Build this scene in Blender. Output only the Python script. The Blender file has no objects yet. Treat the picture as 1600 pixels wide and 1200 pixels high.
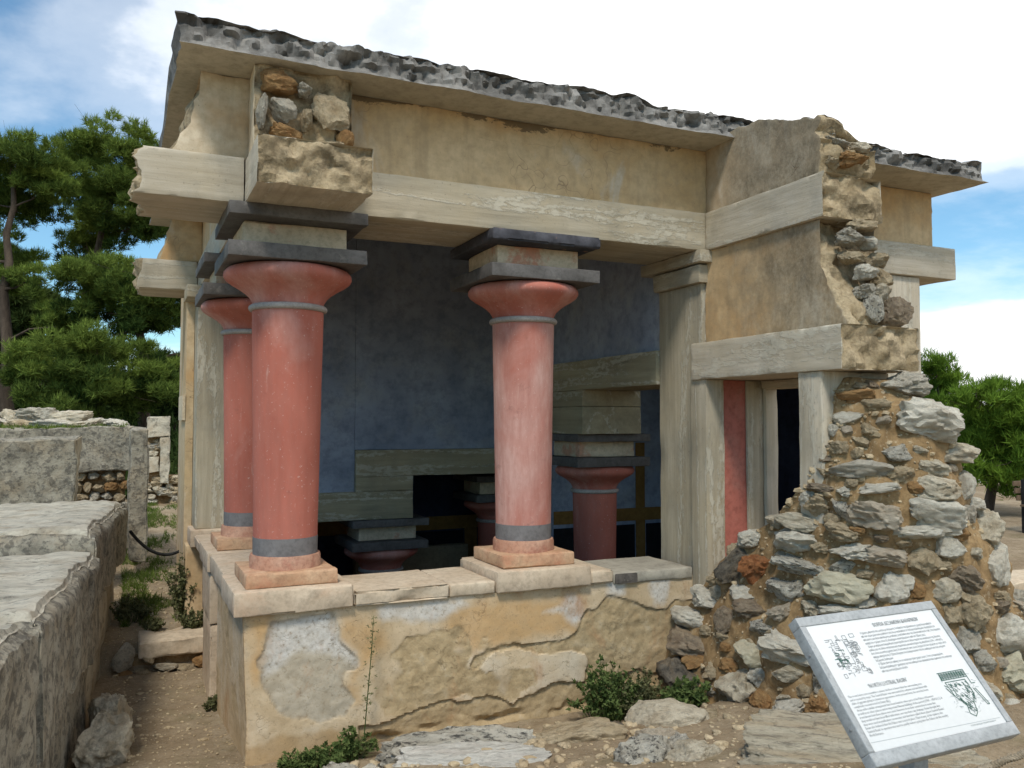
import bpy, bmesh, math, random
import numpy as np
from mathutils import Vector, Matrix, noise

scene = bpy.context.scene
COL = scene.collection
R = math.radians

# ------------------------------------------------------------------ camera
cam_data = bpy.data.cameras.new('camera')
cam = bpy.data.objects.new('camera', cam_data)
COL.objects.link(cam)
YAW, PITCH = R(24.63), math.atan(60 / 1326.5)
cam.location = (0, 0, 2.15)
cam.rotation_euler = (math.pi / 2 + PITCH, 0, -YAW)
cam_data.sensor_width = 36
cam_data.lens = 36 * 1326.5 / 1600
cam_data.clip_start = 0.05
cam_data.clip_end = 6000
scene.camera = cam

# ------------------------------------------------------------------ sky, sun, exposure
SUN_EL, SUN_AZ = R(54), R(-146)      # azimuth measured from +Y towards +X
world = bpy.data.worlds.new('World')
scene.world = world
world.use_nodes = True
wt = world.node_tree
wt.nodes.clear()

def N(nt, typ, ins=None, **props):
    n = nt.nodes.new(typ)
    for k, v in props.items():
        setattr(n, k, v)
    for k, v in (ins or {}).items():
        s = n.inputs[k]
        if isinstance(v, bpy.types.NodeSocket):
            nt.links.new(v, s)
        else:
            if isinstance(v, tuple) and len(v) == 3 and s.type == 'RGBA':
                v = (*v, 1)
            s.default_value = v
    return n

def mixc(nt, f, a, b, blend='MIX'):
    n = nt.nodes.new('ShaderNodeMix')
    n.data_type = 'RGBA'
    n.blend_type = blend
    for i, v in ((0, f), (6, a), (7, b)):
        if isinstance(v, bpy.types.NodeSocket):
            nt.links.new(v, n.inputs[i])
        else:
            n.inputs[i].default_value = v if i == 0 else (*v[:3], 1)
    return n.outputs[2]

def mth(nt, op, a, b=0.0, c=None, clamp=False):
    n = nt.nodes.new('ShaderNodeMath')
    n.operation = op
    n.use_clamp = clamp
    for i, v in enumerate((a, b, c)):
        if v is None:
            continue
        if isinstance(v, bpy.types.NodeSocket):
            nt.links.new(v, n.inputs[i])
        else:
            n.inputs[i].default_value = v
    return n.outputs[0]

def ramp(nt, fac, stops, interp='LINEAR'):
    n = nt.nodes.new('ShaderNodeValToRGB')
    n.color_ramp.interpolation = interp
    el = n.color_ramp.elements
    while len(el) < len(stops):
        el.new(0.5)
    for e, (p, c) in zip(el, stops):
        e.position = p
        e.color = (c, c, c, 1) if isinstance(c, (int, float)) else (*c, 1)
    nt.links.new(fac, n.inputs[0])
    return n.outputs[0]

def tnoise(nt, vec, scale, detail=5, rough=0.55, dist=0.0):
    n = N(nt, 'ShaderNodeTexNoise', {'Scale': scale, 'Detail': detail, 'Roughness': rough, 'Distortion': dist})
    if vec is not None:
        nt.links.new(vec, n.inputs['Vector'])
    return n.outputs[0]

# the sky: clear Nishita sky with a bank of cloud, thicker towards the east (+X)
tc = N(wt, 'ShaderNodeTexCoord')
sky = N(wt, 'ShaderNodeTexSky', sky_type='NISHITA', sun_disc=False, sun_elevation=SUN_EL,
        sun_rotation=SUN_AZ, altitude=100, air_density=1.0, dust_density=0.6, ozone_density=1.6)
sep = N(wt, 'ShaderNodeSeparateXYZ', {0: tc.outputs['Generated']})
zz = mth(wt, 'ADD', mth(wt, 'MAXIMUM', sep.outputs[2], 0.0), 0.22)
flat = N(wt, 'ShaderNodeCombineXYZ', {0: mth(wt, 'DIVIDE', sep.outputs[0], zz), 1: mth(wt, 'DIVIDE', sep.outputs[1], zz), 2: 0.0})
big = tnoise(wt, flat.outputs[0], 0.9, 7, 0.56, 0.3)
fine = tnoise(wt, flat.outputs[0], 3.2, 6, 0.6, 0.2)
bank = mth(wt, 'MULTIPLY', sep.outputs[0], 0.46)
# a clearer strip low under the cloud bank
strip = mth(wt, 'MULTIPLY', ramp(wt, sep.outputs[2], [(0.06, 0.0), (0.14, 1.0), (0.20, 1.0), (0.31, 0.0)], 'EASE'), -0.42)
cover = mth(wt, 'ADD', mth(wt, 'ADD', mth(wt, 'MULTIPLY', big, 0.8), mth(wt, 'MULTIPLY', fine, 0.22)), mth(wt, 'ADD', bank, strip))
cmask = ramp(wt, cover, [(0.42, 0.0), (0.54, 0.3), (0.60, 0.6), (0.70, 1.0)], 'EASE')
ccol = mixc(wt, ramp(wt, fine, [(0.35, 0.0), (0.7, 1.0)]), (9.7, 9.9, 10.2), (11.4, 11.4, 11.3))
skyc = mixc(wt, 1.0, sky.outputs[0], (0.88, 1.18, 1.22), 'MULTIPLY')
bg = N(wt, 'ShaderNodeBackground', {'Color': mixc(wt, cmask, skyc, ccol), 'Strength': 0.1})
wo = N(wt, 'ShaderNodeOutputWorld', {0: bg.outputs[0]})

sun_data = bpy.data.lights.new('sun', 'SUN')
sun_data.energy = 2.1
sun_data.angle = R(11)
sun_data.color = (1.0, 0.93, 0.82)
sun = bpy.data.objects.new('sun', sun_data)
COL.objects.link(sun)
sd = Vector((math.sin(SUN_AZ) * math.cos(SUN_EL), math.cos(SUN_AZ) * math.cos(SUN_EL), math.sin(SUN_EL)))
sun.rotation_euler = sd.to_track_quat('Z', 'Y').to_euler()
sun.location = (-4, -6, 12)

scene.view_settings.view_transform = 'Standard'
scene.view_settings.look = 'None'
scene.view_settings.gamma = 1
scene.view_settings.use_curve_mapping = False
scene.view_settings.exposure = 0.40
scene.render.engine = 'CYCLES'
scene.cycles.max_bounces = 8
scene.cycles.use_denoising = True

# ------------------------------------------------------------------ materials
MAT = {}

def material(name, build, rough=0.9, spec=0.25):
    m = bpy.data.materials.new(name)
    m.use_nodes = True
    nt = m.node_tree
    b = nt.nodes['Principled BSDF']
    b.inputs['Roughness'].default_value = rough
    b.inputs['Specular IOR Level'].default_value = spec
    build(nt, b)
    MAT[name] = m
    return m

def setc(nt, b, col):
    nt.links.new(col, b.inputs['Base Color'])

def bump(nt, b, h, strength=0.4, dist=0.01, prev=None):
    n = N(nt, 'ShaderNodeBump', {'Height': h, 'Strength': strength, 'Distance': dist})
    if prev is not None:
        nt.links.new(prev, n.inputs['Normal'])
    nt.links.new(n.outputs[0], b.inputs['Normal'])
    return n.outputs[0]

def objc(nt):
    return N(nt, 'ShaderNodeTexCoord').outputs['Object']

def mapped(nt, vec, scale, loc=(0, 0, 0)):
    return N(nt, 'ShaderNodeMapping', {0: vec, 1: loc, 3: scale}).outputs[0]

def randv(nt, vec, k=40.0):
    r = N(nt, 'ShaderNodeObjectInfo').outputs['Random']
    off = N(nt, 'ShaderNodeCombineXYZ', {0: mth(nt, 'MULTIPLY', r, k), 1: mth(nt, 'MULTIPLY', r, k * 1.7), 2: mth(nt, 'MULTIPLY', r, k * 0.6)})
    return N(nt, 'ShaderNodeVectorMath', {0: vec, 1: off.outputs[0]}, operation='ADD').outputs[0]

# painted timber: cement beams grained like weathered wood, with flaking whitewash
def grained(axis, dark, lite, name, loc=(0, 0, 0)):
    def build(nt, b):
        o = objc(nt)
        sc = [7.0, 7.0, 7.0]
        sc['xyz'.index(axis)] = 0.55
        v = mapped(nt, o, tuple(sc), loc)
        sc2 = [26.0, 26.0, 26.0]
        sc2['xyz'.index(axis)] = 1.6
        v2 = mapped(nt, o, tuple(sc2), loc)
        g = tnoise(nt, v, 1.0, 8, 0.65, 0.5)
        g2 = tnoise(nt, v2, 1.0, 6, 0.7, 0.3)
        patch = tnoise(nt, o, 2.3, 6, 0.6)
        gg = mth(nt, 'ADD', mth(nt, 'MULTIPLY', g, 0.55), mth(nt, 'MULTIPLY', g2, 0.45))
        col = ramp(nt, gg, [(0.3, dark), (0.5, tuple(0.5 * (a + c) for a, c in zip(dark, lite))), (0.68, lite)])
        col = mixc(nt, ramp(nt, patch, [(0.35, 0.0), (0.72, 0.5)]), col, (0.44, 0.35, 0.215))
        # flaking whitewash along a wandering seam of the grain
        sc3 = [3.1, 3.1, 3.1]
        sc3['xyz'.index(axis)] = 0.22
        seam = tnoise(nt, mapped(nt, o, tuple(sc3), tuple(l + 3.7 for l in loc)), 1.0, 3, 0.5, 0.25)
        ridge = mth(nt, 'ABSOLUTE', mth(nt, 'SUBTRACT', seam, 0.5))
        fl = tnoise(nt, mapped(nt, o, tuple(6 if i == 'xyz'.index(axis) else 16 for i in range(3))), 2.2, 6, 0.75)
        band = ramp(nt, mth(nt, 'ADD', ridge, mth(nt, 'MULTIPLY', mth(nt, 'SUBTRACT', fl, 0.5), 0.22)), [(0.0, 1.0), (0.008, 0.8), (0.022, 0.0)])
        col = mixc(nt, mth(nt, 'MULTIPLY', band, 0.6), col, (0.56, 0.52, 0.42))
        pits = ramp(nt, tnoise(nt, o, 55, 3, 0.6), [(0.25, 1.0), (0.36, 0.0)])
        col = mixc(nt, mth(nt, 'MULTIPLY', pits, 0.55), col, (0.13, 0.12, 0.09))
        grime = ramp(nt, tnoise(nt, mapped(nt, o, (1.2, 1.2, 0.8), (5, 2, 1)), 2.0, 7, 0.65), [(0.5, 0.0), (0.75, 0.5)])
        col = mixc(nt, grime, col, (0.16, 0.15, 0.12))
        setc(nt, b, col)
        h = mth(nt, 'ADD', mth(nt, 'MULTIPLY', gg, 1.0), mth(nt, 'MULTIPLY', band, 0.5))
        p = bump(nt, b, h, 0.55, 0.012)
        bump(nt, b, tnoise(nt, o, 90, 3, 0.6), 0.25, 0.003, p)
    return material(name, build, 0.88, 0.2)

D1, L1 = (0.225, 0.195, 0.14), (0.55, 0.485, 0.37)
for ax in 'xyz':
    grained(ax, D1, L1, 'grained_' + ax)
    grained(ax, (0.315, 0.272, 0.205), (0.655, 0.59, 0.48), 'grained_pale_' + ax, (1.3, 0.4, 2.2))
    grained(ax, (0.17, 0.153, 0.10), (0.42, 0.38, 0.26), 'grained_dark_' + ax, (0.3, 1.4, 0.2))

# ochre lime plaster; mould: (axis, from, to, amount)
def plaster(name, mould=None, base=(0.52, 0.345, 0.165), pale=(0.62, 0.46, 0.27), grey=(0.57, 0.51, 0.41), top=None):
    def build(nt, b):
        o = objc(nt)
        n1 = tnoise(nt, o, 1.3, 7, 0.6, 0.4)
        n2 = tnoise(nt, mapped(nt, o, (1, 1, 0.45), (3, 1, 7)), 1.9, 6, 0.6, 0.7)
        n3 = tnoise(nt, o, 14, 6, 0.65)
        col = ramp(nt, n1, [(0.32, base), (0.6, pale)])
        col = mixc(nt, ramp(nt, n2, [(0.56, 0.0), (0.66, 0.75)], 'EASE'), col, grey)
        orange = ramp(nt, tnoise(nt, mapped(nt, o, (1, 1, 1), (9, 9, 2)), 1.1, 5, 0.6), [(0.5, 0.0), (0.66, 0.8)])
        col = mixc(nt, orange, col, (0.50, 0.285, 0.115))
        col = mixc(nt, ramp(nt, n3, [(0.3, 0.55), (0.6, 0.0)]), col, (0.34, 0.245, 0.14))
        specks = ramp(nt, tnoise(nt, o, 70, 2, 0.5), [(0.24, 1.0), (0.3, 0.0)])
        col = mixc(nt, mth(nt, 'MULTIPLY', specks, 0.5), col, (0.12, 0.09, 0.06))
        streak = ramp(nt, tnoise(nt, mapped(nt, o, (9, 9, 0.7), (1, 4, 0)), 1.0, 5, 0.6), [(0.52, 0.0), (0.7, 0.35)])
        col = mixc(nt, streak, col, (0.30, 0.22, 0.13))
        hts = n3
        if mould:
            ax, a, c, amt = mould
            s = N(nt, 'ShaderNodeSeparateXYZ', {0: o}).outputs['xyz'.index(ax)]
            t = N(nt, 'ShaderNodeMapRange', {0: s, 1: a, 2: c}).outputs[0]
            mm = tnoise(nt, o, 3.4, 8, 0.72, 0.3)
            mk = mth(nt, 'ADD', mth(nt, 'MULTIPLY', t, 0.55), mth(nt, 'SUBTRACT', mm, 0.5))
            k = ramp(nt, mk, [(0.16, 0.0), (0.34, 0.55 * amt), (0.6, amt)])
            mc = ramp(nt, mth(nt, 'ADD', mth(nt, 'MULTIPLY', tnoise(nt, o, 34, 6, 0.75), 0.4), mth(nt, 'MULTIPLY', tnoise(nt, mapped(nt, o, (1, 1, 0.5)), 4.5, 6, 0.7), 0.6)), [(0.36, (0.085, 0.07, 0.05)), (0.5, (0.23, 0.19, 0.13)), (0.64, (0.40, 0.345, 0.26))])
            col = mixc(nt, k, col, mc)
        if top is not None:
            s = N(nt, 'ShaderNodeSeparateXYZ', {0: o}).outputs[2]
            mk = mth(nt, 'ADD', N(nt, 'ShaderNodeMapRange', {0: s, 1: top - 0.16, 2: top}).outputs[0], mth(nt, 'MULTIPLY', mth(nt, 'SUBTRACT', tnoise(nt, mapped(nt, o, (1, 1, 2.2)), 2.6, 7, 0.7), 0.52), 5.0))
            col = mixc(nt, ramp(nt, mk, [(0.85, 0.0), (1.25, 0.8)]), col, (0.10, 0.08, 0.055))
        cr = N(nt, 'ShaderNodeTexVoronoi', {0: N(nt, 'ShaderNodeVectorMath', {0: o, 1: N(nt, 'ShaderNodeTexNoise', {'Vector': o, 'Scale': 3.0}).outputs[1]}, operation='ADD').outputs[0], 'Scale': 2.1}, feature='DISTANCE_TO_EDGE').outputs[0]
        crk = mth(nt, 'MULTIPLY', ramp(nt, cr, [(0.0, 1.0), (0.006, 0.0)]), ramp(nt, tnoise(nt, mapped(nt, o, (1, 1, 1), (4, 4, 4)), 1.2, 2), [(0.52, 0.0), (0.58, 1.0)]))
        col = mixc(nt, mth(nt, 'MULTIPLY', crk, 0.6), col, (0.16, 0.11, 0.07))
        setc(nt, b, col)
        p = bump(nt, b, mth(nt, 'SUBTRACT', tnoise(nt, o, 22, 7, 0.65), crk), 0.35, 0.008)
        bump(nt, b, tnoise(nt, o, 110, 3, 0.6), 0.2, 0.002, p)
    return material(name, build, 0.92, 0.15)

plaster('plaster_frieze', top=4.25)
plaster('plaster_return_low', ('y', 5.25, 4.4, 0.85), base=(0.46, 0.30, 0.15))
plaster('plaster_return_high', ('y', 5.3, 4.8, 0.85), base=(0.42, 0.30, 0.18), pale=(0.5, 0.40, 0.28))
plaster('plaster_right', base=(0.52, 0.345, 0.17), grey=(0.58, 0.52, 0.43))
plaster('plaster_left', base=(0.52, 0.36, 0.19), pale=(0.62, 0.49, 0.32), grey=(0.6, 0.54, 0.44))
plaster('plaster_pale', base=(0.60, 0.49, 0.34), pale=(0.68, 0.58, 0.43), grey=(0.68, 0.62, 0.52))

def redpaint(name, wash):
    def build(nt, b):
        o = randv(nt, objc(nt))
        n1 = tnoise(nt, mapped(nt, o, (1, 1, 0.45)), 2.6, 6, 0.6, 0.4)
        n2 = tnoise(nt, mapped(nt, o, (1, 1, 0.5), (4, 4, 4)), 1.8, 7, 0.62, 0.5)
        n3 = tnoise(nt, mapped(nt, o, (1, 1, 0.25)), 26, 5, 0.7)
        col = ramp(nt, n1, [(0.3, (0.36, 0.108, 0.075)), (0.65, (0.49, 0.168, 0.122))])
        col = mixc(nt, ramp(nt, n2, [(0.62 - wash * 0.32, 0.0), (0.78 - wash * 0.25, min(0.8, 0.35 + 0.55 * wash))]), col, (0.60, 0.40, 0.35))
        col = mixc(nt, ramp(nt, n3, [(0.35, 0.4), (0.62, 0.0)]), col, (0.36, 0.15, 0.115))
        sp = ramp(nt, tnoise(nt, o, 60, 3, 0.6), [(0.29, 1.0), (0.35, 0.0)])
        col = mixc(nt, mth(nt, 'MULTIPLY', sp, 0.55), col, (0.62, 0.47, 0.41))
        drip = ramp(nt, tnoise(nt, mapped(nt, o, (9, 9, 0.5), (2, 2, 2)), 1.6, 6, 0.7), [(0.5, 0.0), (0.7, 0.25)])
        col = mixc(nt, drip, col, (0.28, 0.085, 0.06))
        scr = ramp(nt, tnoise(nt, mapped(nt, o, (30, 30, 3), (6, 1, 2)), 1.0, 4, 0.75, 0.6), [(0.64, 0.0), (0.70, 0.3)])
        col = mixc(nt, scr, col, (0.60, 0.42, 0.36))
        soot = ramp(nt, tnoise(nt, o, 8, 7, 0.75, 0.3), [(0.6, 0.0), (0.72, 0.4)])
        col = mixc(nt, soot, col, (0.17, 0.08, 0.07))
        setc(nt, b, col)
        p = bump(nt, b, n3, 0.18, 0.006)
        bump(nt, b, tnoise(nt, o, 120, 3, 0.6), 0.2, 0.002, p)
    return material(name, build, 0.9, 0.1)

redpaint('red_paint', 0.18)
redpaint('red_paint_worn', 0.75)
redpaint('red_paint_capital', 0.5)

def simple(name, c0, c1, scale=6.0, rough=0.85, bs=0.3, spots=None, rnd=False, lo=0.32, hi=0.68, spec=0.2, stretch=(1, 1, 1)):
    def build(nt, b):
        o = objc(nt)
        if rnd:
            o = randv(nt, o)
        n1 = tnoise(nt, mapped(nt, o, stretch), scale, 7, 0.64, 0.3)
        col = ramp(nt, n1, [(lo, c0), (hi, c1)])
        if spots:
            c, sc, a, bb, amt = spots
            col = mixc(nt, mth(nt, 'MULTIPLY', ramp(nt, tnoise(nt, mapped(nt, o, (1, 1, 1), (7, 3, 5)), sc, 7, 0.68, 0.2), [(a, 0.0), (bb, 1.0)]), amt), col, c)
        fs = tnoise(nt, o, scale * 7, 5, 0.7)
        col = mixc(nt, ramp(nt, fs, [(0.32, 0.45), (0.55, 0.0)]), col, tuple(0.45 * x for x in c0))
        setc(nt, b, col)
        p = bump(nt, b, n1, bs, 0.02)
        bump(nt, b, fs, bs, 0.006, p)
    return material(name, build, rough, spec)

simple('slate', (0.085, 0.078, 0.072), (0.16, 0.15, 0.142), 4.0, 0.7, 0.2, ((0.30, 0.28, 0.25), 7.0, 0.62, 0.72, 0.55), rnd=True)
simple('slate_chipped', (0.04, 0.04, 0.047), (0.10, 0.10, 0.115), 4.0, 0.75, 0.3, ((0.36, 0.20, 0.14), 11.0, 0.62, 0.68, 0.7))
simple('band_grey', (0.14, 0.13, 0.127), (0.215, 0.203, 0.20), 4.0, 0.75, 0.15)
simple('ring_grey', (0.30, 0.275, 0.25), (0.45, 0.41, 0.37), 8.0, 0.8, 0.2)
simple('plinth_stone', (0.48, 0.375, 0.265), (0.62, 0.505, 0.375), 3.2, 0.9, 0.25, ((0.50, 0.28, 0.16), 2.6, 0.54, 0.70, 0.4), rnd=True)
simple('plinth_orange', (0.46, 0.265, 0.155), (0.60, 0.42, 0.27), 4.5, 0.88, 0.25, ((0.42, 0.16, 0.09), 3.4, 0.5, 0.66, 0.6), rnd=True)
simple('drum_red', (0.42, 0.20, 0.125), (0.55, 0.34, 0.24), 5.5, 0.85, 0.25, ((0.30, 0.09, 0.065), 5.0, 0.5, 0.66, 0.6), rnd=True)
simple('neck_block', (0.52, 0.42, 0.29), (0.66, 0.56, 0.41), 4.0, 0.88, 0.2, ((0.52, 0.17, 0.10), 3.0, 0.55, 0.62, 0.55), rnd=True)
simple('neck_block_red', (0.55, 0.42, 0.28), (0.66, 0.54, 0.38), 4.0, 0.88, 0.25, ((0.5, 0.15, 0.08), 3.6, 0.50, 0.58, 0.7), stretch=(1, 1, 3))
simple('soffit', (0.42, 0.375, 0.285), (0.53, 0.48, 0.375), 2.0, 0.9, 0.12, ((0.36, 0.33, 0.26), 1.4, 0.5, 0.7, 0.6))
simple('slab_rock', (0.09, 0.085, 0.078), (0.30, 0.285, 0.26), 2.2, 0.95, 0.8, ((0.05, 0.047, 0.042), 3.0, 0.48, 0.64, 0.6), lo=0.34, hi=0.62)
simple('broken_cement', (0.27, 0.20, 0.11), (0.50, 0.40, 0.26), 6.0, 0.95, 1.0, ((0.13, 0.10, 0.06), 6.0, 0.5, 0.62, 0.75))
simple('mortar', (0.17, 0.105, 0.048), (0.37, 0.25, 0.125), 4.0, 0.97, 1.0, ((0.52, 0.42, 0.28), 22.0, 0.56, 0.66, 0.6))
simple('red_dado', (0.37, 0.115, 0.085), (0.48, 0.17, 0.13), 3.0, 0.8, 0.15, ((0.40, 0.20, 0.16), 5.0, 0.5, 0.7, 0.5), stretch=(1, 1, 0.5))
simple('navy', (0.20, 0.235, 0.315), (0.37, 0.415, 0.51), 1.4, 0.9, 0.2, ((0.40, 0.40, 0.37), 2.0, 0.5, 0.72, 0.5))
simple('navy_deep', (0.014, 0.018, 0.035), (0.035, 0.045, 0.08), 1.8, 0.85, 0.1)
simple('black_panel', (0.008, 0.008, 0.009), (0.02, 0.02, 0.022), 3.0, 0.85, 0.1)
simple('ochre_band', (0.22, 0.115, 0.03), (0.31, 0.17, 0.05), 3.0, 0.85, 0.1)
simple('gypsum', (0.26, 0.20, 0.12), (0.36, 0.29, 0.18), 3.0, 0.85, 0.2)
simple('sill_stone', (0.50, 0.40, 0.285), (0.62, 0.52, 0.39), 3.0, 0.9, 0.3, ((0.42, 0.30, 0.19), 3.5, 0.52, 0.68, 0.5), rnd=True)
simple('sill_grey', (0.30, 0.275, 0.225), (0.43, 0.395, 0.32), 3.0, 0.9, 0.35, ((0.2, 0.185, 0.15), 5, 0.52, 0.66, 0.5))
simple('sill_dark', (0.07, 0.062, 0.055), (0.17, 0.15, 0.13), 7.0, 0.9, 0.5, ((0.45, 0.4, 0.33), 6, 0.62, 0.7, 0.7))

# stones
def stone(name, c0, c1, dark=(0.07, 0.065, 0.06), tan=(0.42, 0.30, 0.17), dk=0.45, tn=0.4, sc=1.0, bs=0.8, stretch=(1, 1, 1), th=0.52):
    c0, c1 = ((c[0], c[1] * 0.985, c[2] * 0.91) for c in (c0, c1))
    def build(nt, b):
        o = randv(nt, objc(nt))
        o = mapped(nt, o, tuple(sc * s for s in stretch))
        n1 = tnoise(nt, o, 1.6, 8, 0.66, 0.4)
        n2 = tnoise(nt, o, 4.5, 8, 0.75, 0.2)
        n3 = tnoise(nt, o, 13, 6, 0.75)
        col = ramp(nt, n1, [(0.28, c0), (0.56, c1)])
        col = mixc(nt, ramp(nt, tnoise(nt, mapped(nt, o, (1, 1, 1), (3, 8, 1)), 1.3, 6, 0.6), [(0.48, 0.0), (0.68, tn)]), col, tan)
        col = mixc(nt, mth(nt, 'MULTIPLY', ramp(nt, n2, [(th, 0.0), (th + 0.08, 1.0)]), dk), col, dark)
        col = mixc(nt, ramp(nt, n3, [(0.30, 0.85), (0.39, 0.0)]), col, tuple(0.35 * x + 0.02 for x in c0))
        setc(nt, b, col)
        v = N(nt, 'ShaderNodeTexVoronoi', {0: o, 'Scale': 5.0}, feature='F1').outputs[0]
        p = bump(nt, b, mth(nt, 'ADD', n2, mth(nt, 'MULTIPLY', v, -0.35)), bs, 0.05 / sc)
        p = bump(nt, b, n3, bs, 0.03 / sc, p)
        bump(nt, b, tnoise(nt, o, 36, 4, 0.7), bs * 0.8, 0.012 / sc, p)
    return material(name, build, 0.95, 0.15)

stone('stone_white', (0.60, 0.555, 0.48), (0.84, 0.80, 0.72), th=0.55, dk=0.30, tn=0.3)
stone('stone_grey', (0.40, 0.37, 0.32), (0.64, 0.60, 0.53), dk=0.42, tn=0.3)
stone('stone_speck', (0.36, 0.34, 0.30), (0.68, 0.65, 0.59), dark=(0.035, 0.035, 0.035), dk=0.85, tn=0.2)
stone('stone_tan', (0.44, 0.345, 0.225), (0.64, 0.53, 0.38), dk=0.35, tn=0.6)
stone('stone_tanwhite', (0.54, 0.46, 0.345), (0.78, 0.71, 0.59), dk=0.3, tn=0.55)
stone('stone_pink', (0.50, 0.41, 0.32), (0.66, 0.585, 0.49), dk=0.25, tn=0.4)
stone('stone_orange', (0.36, 0.19, 0.08), (0.50, 0.31, 0.15), tan=(0.45, 0.22, 0.09), dk=0.25, tn=0.5)
stone('stone_rust', (0.30, 0.11, 0.045), (0.44, 0.19, 0.085), tan=(0.42, 0.26, 0.13), dk=0.3, tn=0.4)
stone('stone_purple', (0.26, 0.195, 0.145), (0.40, 0.325, 0.25), dk=0.4, tn=0.35)
stone('stone_dark', (0.09, 0.08, 0.07), (0.22, 0.195, 0.165), dk=0.7, tn=0.35)
stone('stone_green', (0.38, 0.355, 0.275), (0.53, 0.50, 0.40), dk=0.2, tn=0.3, bs=0.45)
stone('stone_slab', (0.33, 0.29, 0.225), (0.52, 0.47, 0.385), dk=0.5, tn=0.5, sc=1.6, stretch=(0.45, 1, 2.2))
stone('marble_white', (0.46, 0.44, 0.41), (0.74, 0.725, 0.695), dark=(0.2, 0.19, 0.18), tan=(0.6, 0.5, 0.42), dk=0.4, tn=0.3, sc=2.0, stretch=(0.6, 1, 2))
stone('lime_block', (0.155, 0.142, 0.12), (0.41, 0.38, 0.325), dark=(0.055, 0.053, 0.05), tan=(0.40, 0.30, 0.18), dk=0.6, tn=0.35, sc=3.6, bs=1.0, th=0.49)
stone('lime_top', (0.33, 0.305, 0.265), (0.68, 0.64, 0.565), dark=(0.06, 0.057, 0.05), tan=(0.42, 0.30, 0.18), dk=0.6, tn=0.35, sc=2.6, bs=1.0, stretch=(2.2, 0.9, 1.4), th=0.55)
stone('lime_far', (0.34, 0.31, 0.26), (0.57, 0.53, 0.45), dk=0.5, tn=0.5, sc=2.0)

# ------------------------------------------------------------------ helpers
def mesh_obj(name, verts, faces, mat, parent=None, sharp=40, loc=None):
    me = bpy.data.meshes.new(name)
    me.from_pydata([tuple(v) for v in verts], [], faces)
    me.update()
    if mat:
        for m in (mat if isinstance(mat, (list, tuple)) else [mat]):
            me.materials.append(MAT[m] if isinstance(m, str) else m)
    if sharp:
        me.polygons.foreach_set('use_smooth', [True] * len(me.polygons))
        if sharp < 180:
            me.set_sharp_from_angle(angle=R(sharp))
    ob = bpy.data.objects.new(name, me)
    COL.objects.link(ob)
    if loc is not None:
        ob.location = loc
    if parent is not None:
        setparent(ob, parent)
    return ob

def setparent(ob, parent):
    ob.parent = parent
    ob.matrix_parent_inverse = world_of(parent).inverted()

def world_of(o):
    m = Matrix.LocRotScale(o.location, o.rotation_euler, o.scale)
    if o.parent is None:
        return m
    return world_of(o.parent) @ o.matrix_parent_inverse @ m

def tag(o, label=None, cat=None, group=None, kind=None):
    for k, v in (('label', label), ('category', cat), ('group', group), ('kind', kind or ('thing' if cat else None))):
        if v:
            o[k] = v
    return o

def thing(name, label, cat, loc=(0, 0, 0), group=None):
    o = bpy.data.objects.new(name, None)
    o.empty_display_size = 0.2
    COL.objects.link(o)
    o.location = loc
    return tag(o, label, cat, group)

def fr(p, oct=4):
    return noise.fractal(p, 1.0, 2.1, oct)

def coords(a, b, res, edge=0.012):
    if b - a < 4 * edge:
        edge = (b - a) * 0.2
    n = max(1, int(round((b - a - 2 * edge) / res)))
    return [a] + list(np.linspace(a + edge, b - edge, n + 1)) + [b]

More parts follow.
